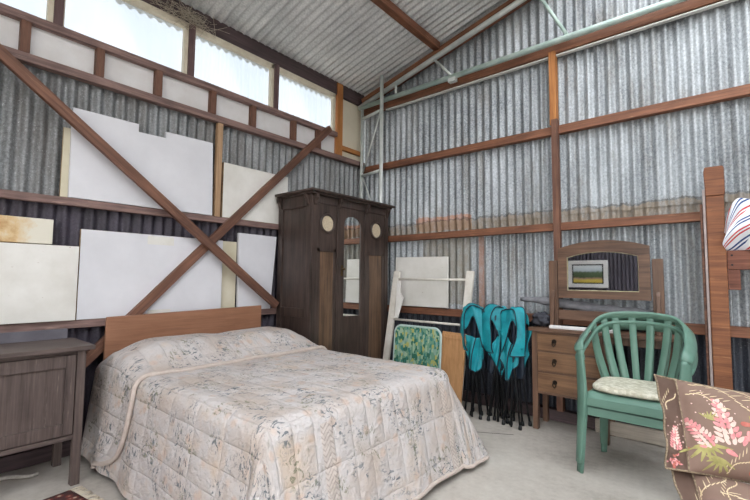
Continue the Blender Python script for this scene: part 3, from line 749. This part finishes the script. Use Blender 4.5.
# ------------------------------------------------------------------ folded teal camp chairs
teal = plain('teal_cloth', '0A6E7C', '1AA7B4', 9, rough=.55, bump=.25)
navy = plain('navy_piping', '0C1420', '1B2A3C', 20, rough=.6)
black_steel = plain('black_steel', '0E0F12', '25272B', 10, rough=.4, metal=.4)
def camp_chair(x, y, rz, seed, label, top=.94, flip=1):
    rnd = random.Random(seed)
    ch = thing('camp_chair', label, 'folding chair', (x, y, 0), rz, 'folded teal camp chairs')
    feet = [(-.075, -.065), (.072, -.07), (-.07, .075), (.075, .075), (-.03, -.03), (.035, .03), (.0, -.075), (.01, .07)]
    for i, (fx, fy) in enumerate(feet):
        tx, ty = -fx*.6+rnd.uniform(-.012, .012), fy*.5
        MB().tube([(fx, fy, .006), ((fx+tx)/2, (fy+ty)/2, .45), (tx, ty, top-.06-.03*(i % 3))], .0085, 8).build('leg', black_steel, ch, world=False)
        if i < 6: MB().lathe([(.014, 0), (.015, .012), (.011, .035)], (fx, fy, 0), seg=10).build('foot_cap', black_steel, ch, world=False)
    ph = rnd.uniform(0, 6)
    def core(a, b_):      # dark folded mesh back in the middle of the bundle
        u = a*2*PI; z = top-.035-.50*b_+.02*math.sin(2*u+ph)
        r = (.052+.016*math.sin(5*u+ph+3*b_)+.010*math.sin(8*u-ph))*(1-.3*smooth(.12, 0, b_))
        return (r*1.25*math.cos(u), r*math.sin(u), z)
    MB().grid(core, 80, 20).build('mesh_back', navy, ch, world=False, solid=.003)
    F = flip
    arc = path_interp([(.075*F, .03, .80), (.070*F, -.005, .89), (.03*F, -.02, top), (-.045*F, -.03, top+.005), (-.082*F, -.055, top-.07), (-.090*F, -.075, top-.19), (-.078*F, -.080, .62), (-.060*F, -.078, .555)], 28)
    def strap(a, b_):
        i = b_*28; k_ = min(int(i), 27); p = arc[k_].lerp(arc[k_+1], i-k_)
        w_ = (.092+.024*math.sin(b_*6+ph)) if b_ > .25 else .10
        tilt = .55+.5*b_
        d = Vector((math.cos(tilt)*F*.5+.35*F*b_, -.55, -.22*(1-b_))).normalized()
        return p+d*(a-.5)*w_+Vector((0, -.010*math.sin(a*PI), 0))+Vector((.004*math.sin(b_*19), .006*math.sin(b_*15+a*4), 0))
    st_ = MB().grid(strap, 10, 42).build('arm_strap', teal, ch, world=False, solid=.004)
    mb = MB(); mb.tube([strap(0, j/30) for j in range(31)]+[strap(j/6, 1) for j in range(1, 7)]+[strap(1, 1-j/30) for j in range(1, 31)]+[strap(1-j/6, 0) for j in range(1, 6)], .0048, 6, closed=True)
    mb.build('strap_piping', navy, st_, world=False)
    def hood(a, b_):      # seat back cloth bunched over the top
        u = (a-.5)*2; q = b_*PI
        return (u*.088+.012*math.sin(q*2+ph), .055*math.cos(q)-.02, top-.10+.105*math.sin(q)**.7-.035*u*u+.012*math.sin(u*7+ph)-(.10+.12*max(0, u*F))*max(0, b_-.62)/.38*(.5+.5*math.sin(a*6+ph)))
    h_ = MB().grid(hood, 24, 24).build('back_cloth', teal, ch, world=False, solid=.004)
    MB().tube([hood(j/24, 1) for j in range(25)], .005, 6).build('back_piping', navy, h_, world=False)
    bot = .35+rnd.uniform(-.01, .03)
    def flap(a, b_):      # seat cloth hanging in a pointed fold
        u = (a-.5)*2; tp = .70+.04*math.sin(a*5+ph)-.07*max(0, -u*F)
        low = bot+.17*abs(u-.15*F)**1.2+.02*math.sin(a*11+ph)
        z = tp+(low-tp)*b_; w_ = .108-.030*b_+.012*math.sin(b_*6+ph)
        return (u*w_+.012*F, -.068-.026*math.cos(u*4.2+ph*.3)*(.4+.6*math.sin(PI*b_))-.012*math.sin(u*9+b_*4), z)
    f_ = MB().grid(flap, 36, 22).build('seat_cloth', teal, ch, world=False, solid=.004)
    mb = MB(); mb.tube([flap(j/30, 1) for j in range(31)], .005, 6); mb.build('hem_piping', navy, f_, world=False)
    mb = MB(); mb.tube([flap(0, j/20) for j in range(21)], .005, 6); mb.build('side_piping', navy, f_, world=False)
    mb = MB(); mb.tube([Vector(flap(.62-.2*j/20, j/20))+Vector((0, -.004, 0)) for j in range(21)], .005, 6); mb.build('seam_piping', navy, f_, world=False)
    def flap2(a, b_):
        p = flap(a, b_*.9); return (-p[0]*.95, -p[1]*.8, p[2]+.02)
    MB().grid(flap2, 30, 16).build('rear_cloth', teal, ch, world=False, solid=.004)
    return ch
camp_chair(-1.665, 3.345, .0, 3, 'folded teal camp chair nearest the tan cupboard door, leftmost of three', .925, 1)
camp_chair(-1.478, 3.37, .35, 11, 'folded teal camp chair standing between the other two teal chairs', .925, 1)
camp_chair(-1.312, 3.33, -.15, 23, 'folded teal camp chair nearest the dressing table, rightmost of three', .915, -1)

# ------------------------------------------------------------------ dressing table
dw = {a: wood('brown_oak', '3C2A22', '7A5C49', a, rough=.42) for a in 'xyz'}
dwl = {a: wood('light_oak', '553A28', '8F6C4E', a, rough=.45) for a in 'xyz'}
DX0, DX1, DY0, DY1, DH = -1.19, -.28, 3.355, 3.62, .752
dt = thing('dressing_table', 'brown oak dressing table with three left drawers and a swing mirror', 'dressing table', (-.73, 3.5, 0))
MB().box(DX0-.02, DX1+.02, DY0-.025, DY1, DH, DH+.026).build('top', dw['x'], dt, bevel=.004)
PX1 = -.665
for x0 in (DX0, PX1-.04, DX1-.04):
    for y0 in (DY0, DY1-.04): MB().box(x0, x0+.04, y0, y0+.04, 0, DH).build('leg', dw['z'], dt, bevel=.003)
mb = MB().box(DX0+.006, DX0+.02, DY0+.02, DY1-.01, .28, DH); mb.box(PX1-.02, PX1-.006, DY0+.02, DY1-.01, .28, DH); mb.box(DX0+.02, PX1-.02, DY1-.03, DY1-.01, .28, DH); mb.box(DX0+.02, PX1-.02, DY0+.015, DY1-.02, .285, .30)
mb.box(PX1, DX1-.04, DY0+.01, DY0+.025, .70, DH)
mb.build('carcass', dw['z'], dt)
mb = MB()
for z in (.285, .445, .60, .742): mb.box(DX0+.04, PX1-.04, DY0+.004, DY0+.03, z-.010, z+.006)
mb.build('drawer_rail', dw['x'], dt)
for z0, z1 in ((.292, .435), (.452, .592), (.607, .733)):
    d = MB().box(DX0+.043, PX1-.043, DY0-.002, DY0+.2, z0, z1).build('drawer', dwl['x'], dt, bevel=.003)
    for hx in (-1.02, -.83):
        zc = (z0+z1)/2+.012
        mb = MB().lathe([(.018, 0), (.016, -.004), (.006, -.010), (.009, -.020), (.003, -.023)], (hx, DY0-.002, zc), 'y', 12)
        mb.tube([(hx-.009, DY0-.016, zc), (hx-.012, DY0-.018, zc-.022), (hx, DY0-.018, zc-.038), (hx+.012, DY0-.018, zc-.022), (hx+.009, DY0-.016, zc)], .004, 6)
        mb.build('drop_handle', plain('black_brass', '17120F', '3A3026', 20, rough=.4, metal=.6), d)
MYc = 3.50
for xa, xb in ((-1.09, -1.025), (-.392, -.327)):
    MB().box(xa, xb, MYc-.018, MYc+.018, DH+.026, 1.305).build('mirror_post', dw['z'], dt, bevel=.004)
    xc = xa+.018 if xa < -.7 else xb-.045
    mb = MB().prism([(0, 0), (.06, 0), (.045, .10), (.016, .27), (0, .30)], .026, Matrix(((0, 0, 1, xc), (-1, 0, 0, MYc-.016), (0, 1, 0, DH+.026), (0, 0, 0, 1))))
    mb.build('post_bracket', dw['z'], dt, bevel=.003)
MB().box(-1.025, -.392, MYc-.011, MYc+.011, .842, .918).build('mirror_rail', dw['x'], dt, bevel=.003)
def archx(x0, x1, z0, zs, zt, n=14):
    c = [(x0, z0), (x1, z0)]
    for i in range(n+1):
        q = i/n; c.append((x1+(x0-x1)*q, zs+(zt-zs)*(1-(2*q-1)**2)))
    return c
Mt = Matrix.Translation((0, MYc, 1.22)) @ Matrix.Rotation(math.radians(0), 4, 'X') @ Matrix(((1, 0, 0, 0), (0, 0, -1, 0), (0, 1, 0, -1.22), (0, 0, 0, 1)))
mb = MB(); frame_arch(mb, archx(-1.018, -.402, 1.012, 1.398, 1.452), archx(-.952, -.472, 1.070, 1.328, 1.368), .024, Mt)
mfr = mb.build('mirror_frame', dw['x'], dt)
MB().prism(archx(-.957, -.467, 1.065, 1.332, 1.373), .005, Mt).build('mirror_glass', mirror_m, mfr)
mb = MB(); pp = archx(-.950, -.474, 1.072, 1.327, 1.366); mb.tube([Mt @ Vector((p[0], p[1], .009)) for p in pp], .004, 6, closed=True)
mb.build('glass_bead', plain('pale_bead', '9A8F70', 'C9C2A0', 20, rough=.4), mfr)
# things on and behind the dressing table
tag(MB().box(-1.06, -.62, 3.365, 3.412, DH+.0265, DH+.050).build('white_strip', wht, None, bevel=.004), 'white strip of board lying on the dressing table top', 'strip')
gray = plain('grey_canvas', '6A6A70', '9A9AA0', 14, rough=.7, bump=.4)
mb = MB()
pts = []; rad = []
for i in range(25):
    q = i/24; pts.append((-1.36+q*1.02, 3.585-.01*math.sin(q*5), .985-.075*q+.008*math.sin(q*8))); rad.append((.012+.026*math.sin(PI*min(1, q*1.02+.01))**.7)*(1+.15*math.sin(q*40)))
mb.tube(pts, rad, 14); par = tag(mb.build('folded_parasol', gray), 'furled grey parasol lying along the wall rail behind the mirror', 'parasol')
def lump(cx, cy, cz, sx_, sy_, sz_, seed, amp=.25, nu=40, nv=24):
    def g(a, b_):
        u = a*2*PI; v = (b_-.5)*PI
        d = Vector((math.cos(v)*math.cos(u), math.cos(v)*math.sin(u), math.sin(v)))
        e = 1+amp*noise.noise(d*2.1+Vector((seed, 0, 0)))+amp*.5*noise.noise(d*5+Vector((0, seed, 0)))
        return (cx+sx_*d.x*e, cy+sy_*d.y*e, max(cz-sz_*.96, cz+sz_*d.z*e))
    return MB().grid(g, nu, nv)
tag(lump(-1.15, 3.47, .83, .065, .07, .055, 4, .45).build('bag', plain('charcoal_cloth', '23242B', '4A4B55', 16, rough=.8, bump=.4)), 'crumpled charcoal bag on the left end of the dressing table', 'bag')
tag(beam('pale_plank', (-.80, 3.59, .055), (-.2, 3.59, .055), .03, .10, wood('pale_plank', '9A8F82', 'C9BFB2', 'x')), 'pale plank on edge on the floor behind the green chairs', 'plank')

# ------------------------------------------------------------------ green plastic chairs
green = plain('green_plastic', '587C6E', '6C8F81', 4, rough=.38, bump=.02)
def green_chair(loc, rz, label):
    ch = thing('plastic_chair', label, 'chair', loc, rz, 'stacked green plastic chairs')
    half = [(-.262, -.205, .66), (-.272, -.185, .695), (-.275, -.10, .722), (-.268, 0, .765), (-.245, .10, .815), (-.19, .175, .845), (-.10, .205, .857), (0, .213, .86)]
    rail = path_interp(half+[(-p[0], p[1], p[2]) for p in reversed(half[:-1])], 56)
    cen = Vector((0, -.05, .78))
    def side(i):
        p = rail[i]; v = Vector((p.x, max(0, p.y+.05)*1.2, 0)); v.normalize(); return v*.55+Vector((0, 0, -.55))
    nR = len(rail)
    ww = [.050+.030*math.sin(PI*i/(nR-1))**.6 for i in range(nR)]
    MB().strip(rail, ww, .020, side).build('top_rail', green, ch, world=False)
    # seat pan, dished, with a rolled front lip
    def seat(a, b_):
        x = (a-.5)*2; y = -.225+.43*b_
        w_ = .245-.035*b_
        z = .425-.018*(1-x*x)*math.sin(PI*min(1, b_*1.05))-.012*b_
        if b_ < .1: z -= .055*((.1-b_)/.1)**1.6; y += .004*((.1-b_)/.1)
        if abs(x) > .88: z -= .03*((abs(x)-.88)/.12)**2
        return (x*w_, y, z)
    MB().grid(seat, 30, 30).build('seat', green, ch, world=False, solid=.006)
    mb = MB()
    mb.box(-.243, .243, -.226, -.214, .345, .395); mb.box(-.240, -.228, -.22, .19, .355, .405); mb.box(.228, .240, -.22, .19, .355, .405)
    mb.build('seat_apron', green, ch, world=False, bevel=.004)
    for sx_ in (-1, 1):
        P = path_interp([(sx_*.274, -.225, 0), (sx_*.262, -.218, .2), (sx_*.252, -.215, .40), (sx_*.256, -.212, .55), (sx_*.262, -.205, .665)], 14)
        MB().strip(P, [.046+.026*min(1, i/7) for i in range(9)]+[.072-.005*i for i in range(6)], .020, lambda i: (sx_*.6, .5, 0)).build('front_leg', green, ch, world=False)
        P = path_interp([(sx_*.24, .205, 0), (sx_*.225, .17, .22), (sx_*.205, .135, .42)], 8)
        MB().strip(P, [.036+.003*i for i in range(9)], .020, lambda i: (sx_*.6, -.5, 0)).build('rear_leg', green, ch, world=False)
    for i, q in enumerate((-.80, -.56, -.34, -.115, .115, .34, .56, .80)):
        # slat from the rail down to the rear of the seat
        j = round((q*.5+.5)*.58*(nR-1)+.21*(nR-1)); p = rail[j]
        b_ = Vector((q*.232, .175-.03*abs(q), .415)); m_ = (p+b_)/2+Vector((p.x*.06, .012, 0))
        P = path_interp([p, m_, b_], 8)
        MB().strip(P, .040, .010, lambda i: (1, -.8*q, 0)).build('back_slat', green, ch, world=False)
    return ch
green_chair((-.435, 3.015, 0), -.02, 'lower green plastic armchair, with a second chair stacked in it')
green_chair((-.435, 3.000, .06), -.02, 'upper green plastic armchair of the stack, holding a pale seat pad')
m, nt, b = newmat('pale_check')
w1 = N(nt, 'ShaderNodeTexChecker'); w1.inputs['Scale'].default_value = 50; nt.links.new(coords(nt), w1.inputs['Vector'])
c = ramp(nt, noise_(nt, coords(nt), 30, 4, .6), [(.4, lin('B9B39F')), (.6, lin('DCD8C9'))])
nt.links.new(mixc(nt, math_(nt, 'MULTIPLY', w1.outputs['Fac'], .3), c, lin('A9A892')), b.inputs['Base Color']); b.inputs['Roughness'].default_value = .9
bump_(nt, b, noise_(nt, coords(nt), 14, 4, .6), .5, .01)
def pad(a, b_):
    u = a*2*PI; v = (b_-.5)*PI; sp = lambda w, e: math.copysign(abs(w)**e, w)
    x = .222*sp(math.cos(v), .35)*sp(math.cos(u), .45); y = .192*sp(math.cos(v), .35)*sp(math.sin(u), .45)
    return (-.435+x, 2.985+y, .505+.024*sp(math.sin(v), .7)+.004*noise.noise((x*14, y*14, 0)))
tag(MB().grid(pad, 64, 18).build('seat_pad', m), 'thin pale checked seat pad on the upper green plastic chair', 'seat pad')

# ------------------------------------------------------------------ brown floral cushions on a stool, right foreground
cm = plain('brown_cotton', '735B4F', '8D7468', 5, rough=.8, bump=.12)
pk = plain('print_pink', 'C46A72', 'E3A6A2', 40, rough=.8, bump=0); pl = plain('print_pale', 'D6B0A6', 'E3C8BC', 40, rough=.8, bump=0)
gr = plain('print_leaf', '857F4A', 'B5AC70', 40, rough=.8, bump=0); cream = plain('print_cream', 'C9B08A', 'E0CFAE', 40, rough=.8, bump=0)
rd = plain('print_coral', '9E4A42', 'C4776A', 40, rough=.8, bump=0)
MATS = [cm, pk, pl, gr, cream, rd]
def pillow_pt(u, v, W_, H_, T_, side=1, off=0):
    fl = .76
    def prof(q, f_=fl): q = min(1, abs(q)/f_); return max(0, 1-q**2.6)
    t = T_*(prof(u)*prof(v, .985))**.5
    pin = 1-.05*(1-v*v)*abs(u)**3; pin2 = 1-.06*(1-u*u)*abs(v)**3
    wr = .006*math.sin(v*9+u*3)*max(0, abs(u)-.7)/.3
    return Vector((u*W_*pin, -side*(t+off)+wr, v*H_*pin2))
def cushion(W_, H_, T_, flowers, seedn):
    mb = MB(); rnd = random.Random(seedn)
    n = 44
    mb.grid(lambda a, b_: pillow_pt(a*2-1, b_*2-1, W_, H_, T_, 1), n, n)
    mb.grid(lambda a, b_: pillow_pt(a*2-1, b_*2-1, W_, H_, T_*.8, -1), n, n)
    k_ = [0]
    def patch(u, v, du, dv, ang, mi):     # a printed petal or leaf lying on the cloth
        k_[0] += 1; off = .0008+.00006*(k_[0] % 20)
        mb.cur = mi
        ca, sa = math.cos(ang), math.sin(ang); seg = 10; rings = []
        pts = [(u, v)]
        for rr2 in (.5, 1):
            for i in range(seg):
                q = 2*PI*i/seg; lx, ly = du*rr2*math.cos(q), dv*rr2*math.sin(q)*(1-.35*math.cos(q))
                pts.append((u+(lx*ca-ly*sa)/W_, v+(lx*sa+ly*ca)/H_))
        pts = [(max(-.99, min(.99, a)), max(-.99, min(.99, b_))) for a, b_ in pts]
        b0 = mb.add([pillow_pt(a, b_, W_, H_, T_, 1, off) for a, b_ in pts])
        for i in range(seg):
            j = (i+1) % seg
            mb.face((b0, b0+1+i, b0+1+j), True); mb.face((b0+1+i, b0+1+seg+i, b0+1+seg+j, b0+1+j), True)
    for f_ in flowers:
        kind, u, v, sc_, ang = f_
        ca, sa = math.cos(ang), math.sin(ang)
        def at(lx, ly): return u+(lx*ca-ly*sa)/W_, v+(lx*sa+ly*ca)/H_
        if kind == 'spike':
            nrow = 9
            for i in range(nrow):
                h = -.06*sc_+.125*sc_*i/(nrow-1); wd_ = .030*sc_*(1-.8*(i/(nrow-1))**1.3)
                for q in (-1, -.35, .35, 1):
                    p = at(q*wd_, h+abs(q)*.006*sc_); patch(*p, .013*sc_*(1.1-.5*i/nrow), .0062*sc_, ang+PI/2-q*.9, 1 if rnd.random() < .55 else 2)
            for i in range(16):
                p = at(rnd.gauss(0, .06*sc_), rnd.gauss(.05, .045)*sc_); patch(*p, .0022, .0022, 0, 2)
        elif kind == 'leaves':
            for i in range(7):
                a2 = ang+(-1.3+2.6*i/6); ln_ = .034*sc_*rnd.uniform(.6, 1.25)
                p = (u+math.cos(a2)*ln_*.9/W_, v+math.sin(a2)*ln_*.9/H_); patch(*p, ln_, .0055*sc_, a2, 3)
        elif kind == 'sprig':
            for i in range(12):
                p = at(-.09*sc_+.18*sc_*i/11, .02*sc_*math.sin(i*.5)); patch(*p, .0115*sc_, .0019, ang+.25*math.cos(i*.5), 4)
            for i in range(6):
                p = at(-.07*sc_+.03*sc_*i, .02); patch(*p, .022*sc_, .0013, ang+.6, 4)
        elif kind == 'coral':
            for i in range(26):
                p = at(rnd.gauss(0, .04)*sc_, rnd.gauss(0, .028)*sc_); patch(*p, .014*sc_, .006*sc_, rnd.uniform(0, 6), 5 if rnd.random() < .6 else 1)
    mb.cur = 0
    return mb
def make_cushion(M4, W_, H_, T_, flowers, label, seedn):
    c = thing('cushion', label, 'cushion', M4.to_translation(), 0, 'brown floral cushions')
    c.rotation_euler = M4.to_euler()
    cushion(W_, H_, T_, flowers, seedn).build('cover', MATS, c, world=False, fix=False)
    P = plain('braid', '4A3A30', 'B9A488', 120, rough=.8, bump=.5)
    for s_ in (.76,):
        pass
    for sgn in (-1, 1):
        loop = [(sgn*s_, -.99+1.98*i/40) for i in range(41)]
        MB().tube([pillow_pt(a, b_, W_, H_, T_, 1, .003) for a, b_ in loop], .0032, 6).build('seam_cord', P, c, world=False)
    loop = [(-1+2*i/30, -1) for i in range(30)]+[(1, -1+2*i/30) for i in range(30)]+[(1-2*i/30, 1) for i in range(30)]+[(-1, 1-2*i/30) for i in range(30)]
    MB().tube([pillow_pt(a, b_, W_, H_, T_, 1, 0) for a, b_ in loop], .0036, 6, closed=True).build('edge_piping', P, c, world=False)
    return c
def cam_pt(px, py, d): return CAM+fw*d+rr_*((px-375)/f_px*d)+uu_*((250-py)/f_px*d)
def cushion_frame(TL, BL, adir, W_):
    b_ = (TL-BL); H_ = b_.length/2; b_.normalize()
    a = (adir-b_*adir.dot(b_)).normalized(); y = b_.cross(a)
    M4 = Matrix((a, y, b_)).transposed().to_4x4(); M4.translation = (TL+BL)/2+a*W_
    return M4, H_
ad = rr_-.03*uu_-.12*fw
M4, H_ = cushion_frame(cam_pt(654, 375, 1.56), cam_pt(666, 468, 1.40), ad, .29)
make_cushion(M4, .29, H_, .075, [('spike', -.42, .08, 1.0, .15), ('spike', -.66, -.20, .7, .6), ('leaves', -.62, -.42, 1.0, 4.9), ('coral', .02, -.30, 1.3, 0), ('leaves', -.12, -.02, .9, .5),
    ('leaves', -.50, -.66, .8, 4.4), ('sprig', -.30, .66, 1.1, -.35), ('sprig', .02, .40, 1.2, -.85), ('spike', -.88, -.35, .55, -.1), ('sprig', -.52, .52, .6, -.3), ('sprig', -.88, .45, .4, 1.0), ('leaves', -.56, .1, .5, 1.2), ('coral', -.90, -.85, .45, 1), ('sprig', -.3, -.7, .5, .8)],
    'brown cushion printed with pink flower spikes, lying on another brown cushion', 5)
M4, H2 = cushion_frame(cam_pt(668, 462, 1.45), cam_pt(690, 560, 1.20), ad, .27)
low_M = M4
make_cushion(M4, .27, H2, .06, [('sprig', -.62, .55, .8, 1.0), ('sprig', -.30, .1, .9, -.6), ('leaves', -.05, .2, .9, .3), ('sprig', -.45, .55, .5, 1.2), ('leaves', .1, .6, .8, 5.2), ('coral', .35, -.1, 1, 1)],
    'brown cushion with thin cream sprigs, beneath the flower-spike cushion', 8)
c0 = M4.to_translation()
sf = wood('stool_timber', '4B3324', '7C5A42', 'x')
stl = thing('stool', 'low timber stool carrying the two brown floral cushions', 'stool', (c0.x, c0.y, 0))
bpy.context.view_layer.update()
SX, SY = .20, .18
SZ = min((low_M @ v.co).z for o in bpy.data.objects if o.parent and o.parent.name == 'cushion.001' for v in o.data.vertices)-.002
MB().box(-SX, SX, -SY, SY, SZ-.03, SZ).build('seat', sf, stl, world=False, bevel=.005)
for a in (-1, 1):
    for b_ in (-1, 1): MB().box(a*(SX-.03)-.02, a*(SX-.03)+.02, b_*(SY-.03)-.02, b_*(SY-.03)+.02, 0, SZ-.03).build('leg', sf, stl, world=False, bevel=.003)
stl.rotation_euler.z = yaw
# ------------------------------------------------------------------ timber gate post, rail and towel at the right
pz = {a: wood('post_timber', '5A3223', '98623F', a, worn='B5845A') for a in 'x'}
pst = thing('gate_post', 'thick red-brown timber post standing right of the dressing table', 'post', (-.04, 3.47, 0))
Mp = Matrix(((0, 1, 0, -.035), (0, 0, 1, 3.47), (1, 0, 0, 0), (0, 0, 0, 1)))
mb = MB(); mb.box(0, 1.70, -.046, .046, -.045, .045, Mp)
mb.prism([(1.70, -.046), (1.86, -.052), (1.89, -.045), (1.89, .045), (1.875, .052), (1.72, .052), (1.70, .046)], .10, Mp @ Matrix.Translation((0, 0, -.05)))
pm_ = mb.build('shaft', pz['x'], pst, bevel=.006)
MB().box(-.097, -.083, 3.43, 3.50, .45, 1.745).build('cover_strip', plain('pinkish_grey_paint', '8F7F7C', 'B7A9A6', 12, rough=.7), pst, bevel=.002)
MB().box(-.113, -.099, 3.45, 3.52, .3, 1.655).build('side_batten', brn_t, pst, bevel=.003)
gr_ = thing('timber_rail', 'brown timber rail with bolt holes running right from the thick post', 'rail', (.5, 3.45, 1.2))
MB().box(.012, 1.3, 3.43, 3.475, 1.225, 1.345).build('rail', wood('rail_timber', '50281C', '8A5642', 'x', worn='A57A60'), gr_, bevel=.004)
MB().box(.012, .072, 3.43, 3.475, 1.10, 1.224).build('block', wood('rail_timber', '50281C', '8A5642', 'x'), gr_, bevel=.004)
for z in (1.255, 1.315): MB().lathe([(.006, 0), (.006, -.003)], (.035, 3.4305, z), 'y', 10).build('bolt_hole', black_steel, gr_)
MB().box(1.25, 1.33, 3.41, 3.5, 0, 1.5).build('end_post', pz['x'], gr_)
# striped towel bundled on the rail
m, nt, b = newmat('striped_towel')
t = nt.nodes.new('ShaderNodeTexCoord'); s = nt.nodes.new('ShaderNodeSeparateXYZ'); nt.links.new(t.outputs['UV'], s.inputs[0])
U, V = s.outputs['X'], s.outputs['Y']
ph = math_(nt, 'FRACT', math_(nt, 'MULTIPLY', V, 5.0))
st1 = math_(nt, 'LESS_THAN', math_(nt, 'FRACT', math_(nt, 'MULTIPLY', V, 15.0)), .5)
grp = math_(nt, 'LESS_THAN', ph, .62)
blue = math_(nt, 'GREATER_THAN', math_(nt, 'FRACT', math_(nt, 'MULTIPLY', V, 2.5)), .5)
colr = mixc(nt, blue, lin('C23A40'), lin('27457E'))
c = mixc(nt, math_(nt, 'MULTIPLY', math_(nt, 'MULTIPLY', st1, grp), math_(nt, 'GREATER_THAN', math_(nt, 'FRACT', math_(nt, 'MULTIPLY', U, 2.0)), .12)), lin('E2E4EA'), colr)
nt.links.new(c, b.inputs['Base Color']); b.inputs['Roughness'].default_value = .9
def tw(a, b_):
    x = .004+.33*a; top = 1.46+.205*math.sin(PI/2*min(1, a/.27))**.6+.01*math.sin(a*9)
    z = top+(1.347-top)*b_
    y = 3.43-.045*math.sin(PI*b_)**.7-.02*math.sin(a*14+b_*3)-.012*math.sin(b_*11+a*5)
    return (x+.010*math.sin(b_*7), y, z)
tow = thing('towel', 'white towel with red and blue stripes bundled on the brown rail', 'towel', (.16, 3.46, 1.346))
mb = MB().grid(tw, 40, 36, lambda a, b_: (a+.8*b_, b_*1.0+.75*a))
mb.grid(lambda a, b_: (tw(a, b_)[0], 3.475+.01*math.sin(a*9), tw(a, b_)[2]-.01), 40, 20, lambda a, b_: (a, b_+.7*a))
mb.build('folds', m, tow, fix=False)
tag(lump(.27, 3.53, 1.52, .13, .05, .17, 9, .3).build('jacket', plain('navy_cloth', '1A2A48', '34486E', 12, rough=.85, bump=.3)), 'dark blue cloth bundled behind the striped towel', 'cloth')
# ------------------------------------------------------------------ landscape picture on the front wall (seen in the swing mirror)
pc = thing('picture', 'white framed landscape picture on the front wall, seen only in the swing mirror', 'picture', (-2.38, -3.37, 1.0))
mb = MB(); xo = (-2.80, -1.98); zo = (.99, 1.60); e = .085
for (xa, xb, za, zb) in ((xo[0], xo[1], zo[0], zo[0]+e), (xo[0], xo[1], zo[1]-e, zo[1]), (xo[0], xo[0]+e, zo[0]+e, zo[1]-e), (xo[1]-e, xo[1], zo[0]+e, zo[1]-e)): mb.box(xa, xb, -3.385, -3.34, za, zb)
mb.build('frame', wht, pc, bevel=.004)
mb = MB(); xi = (xo[0]+e, xo[1]-e); zi = (zo[0]+e, zo[1]-e); e2 = .025
for (xa, xb, za, zb) in ((xi[0], xi[1], zi[0], zi[0]+e2), (xi[0], xi[1], zi[1]-e2, zi[1]), (xi[0], xi[0]+e2, zi[0], zi[1]), (xi[1]-e2, xi[1], zi[0], zi[1])): mb.box(xa, xb, -3.375, -3.350, za, zb)
mb.build('inner_frame', black_steel, pc)
m, nt, b = newmat('landscape')
t = nt.nodes.new('ShaderNodeTexCoord'); s = nt.nodes.new('ShaderNodeSeparateXYZ'); nt.links.new(t.outputs['UV'], s.inputs[0])
n_ = noise_(nt, coords(nt, (9, 9, 9)), 1, 6, .6)
hz = math_(nt, 'ADD', s.outputs['Y'], math_(nt, 'MULTIPLY', math_(nt, 'SUBTRACT', n_, .5), .22))
c = ramp(nt, hz, [(.0, lin('B8A03C')), (.16, lin('D8C05A')), (.27, lin('A88A7A')), (.33, lin('4A5A3A')), (.58, lin('57684F')), (.66, lin('B9C4CE')), (.9, lin('E4E8EC'))])
nt.links.new(c, b.inputs['Base Color'])
MB().grid(lambda a, b_: (xi[0]+(xi[1]-xi[0])*(1-a), -3.36, zi[0]+(zi[1]-zi[0])*b_), 1, 1, lambda a, b_: (a, b_)).build('canvas', m, pc)
# ------------------------------------------------------------------ daylight
w = bpy.data.worlds.new('World'); SC.world = w; w.use_nodes = True
nt = w.node_tree; bg = nt.nodes['Background']
t = nt.nodes.new('ShaderNodeTexCoord'); s = nt.nodes.new('ShaderNodeSeparateXYZ'); nt.links.new(t.outputs['Generated'], s.inputs[0])
nt.links.new(ramp(nt, s.outputs['Z'], [(0, (1, .98, .95, 1)), (.5, (.95, .97, 1, 1)), (1, (.90, .95, 1, 1))]), bg.inputs['Color'])
bg.inputs['Strength'].default_value = 2.2
def area(name, loc, target, sx_, sy_, power, col=(1, 1, 1)):
    l = bpy.data.lights.new(name, 'AREA'); l.shape = 'RECTANGLE'; l.size = sx_; l.size_y = sy_; l.energy = power; l.color = col
    o = bpy.data.objects.new(name, l); COL.objects.link(o); o.location = loc
    o.rotation_euler = (Vector(target)-Vector(loc)).to_track_quat('-Z', 'Y').to_euler()
    return o
VS = SC.view_settings
VS.view_transform = 'Standard'; VS.look = 'None'; VS.gamma = 1; VS.use_curve_mapping = False
VS.exposure = 1.35
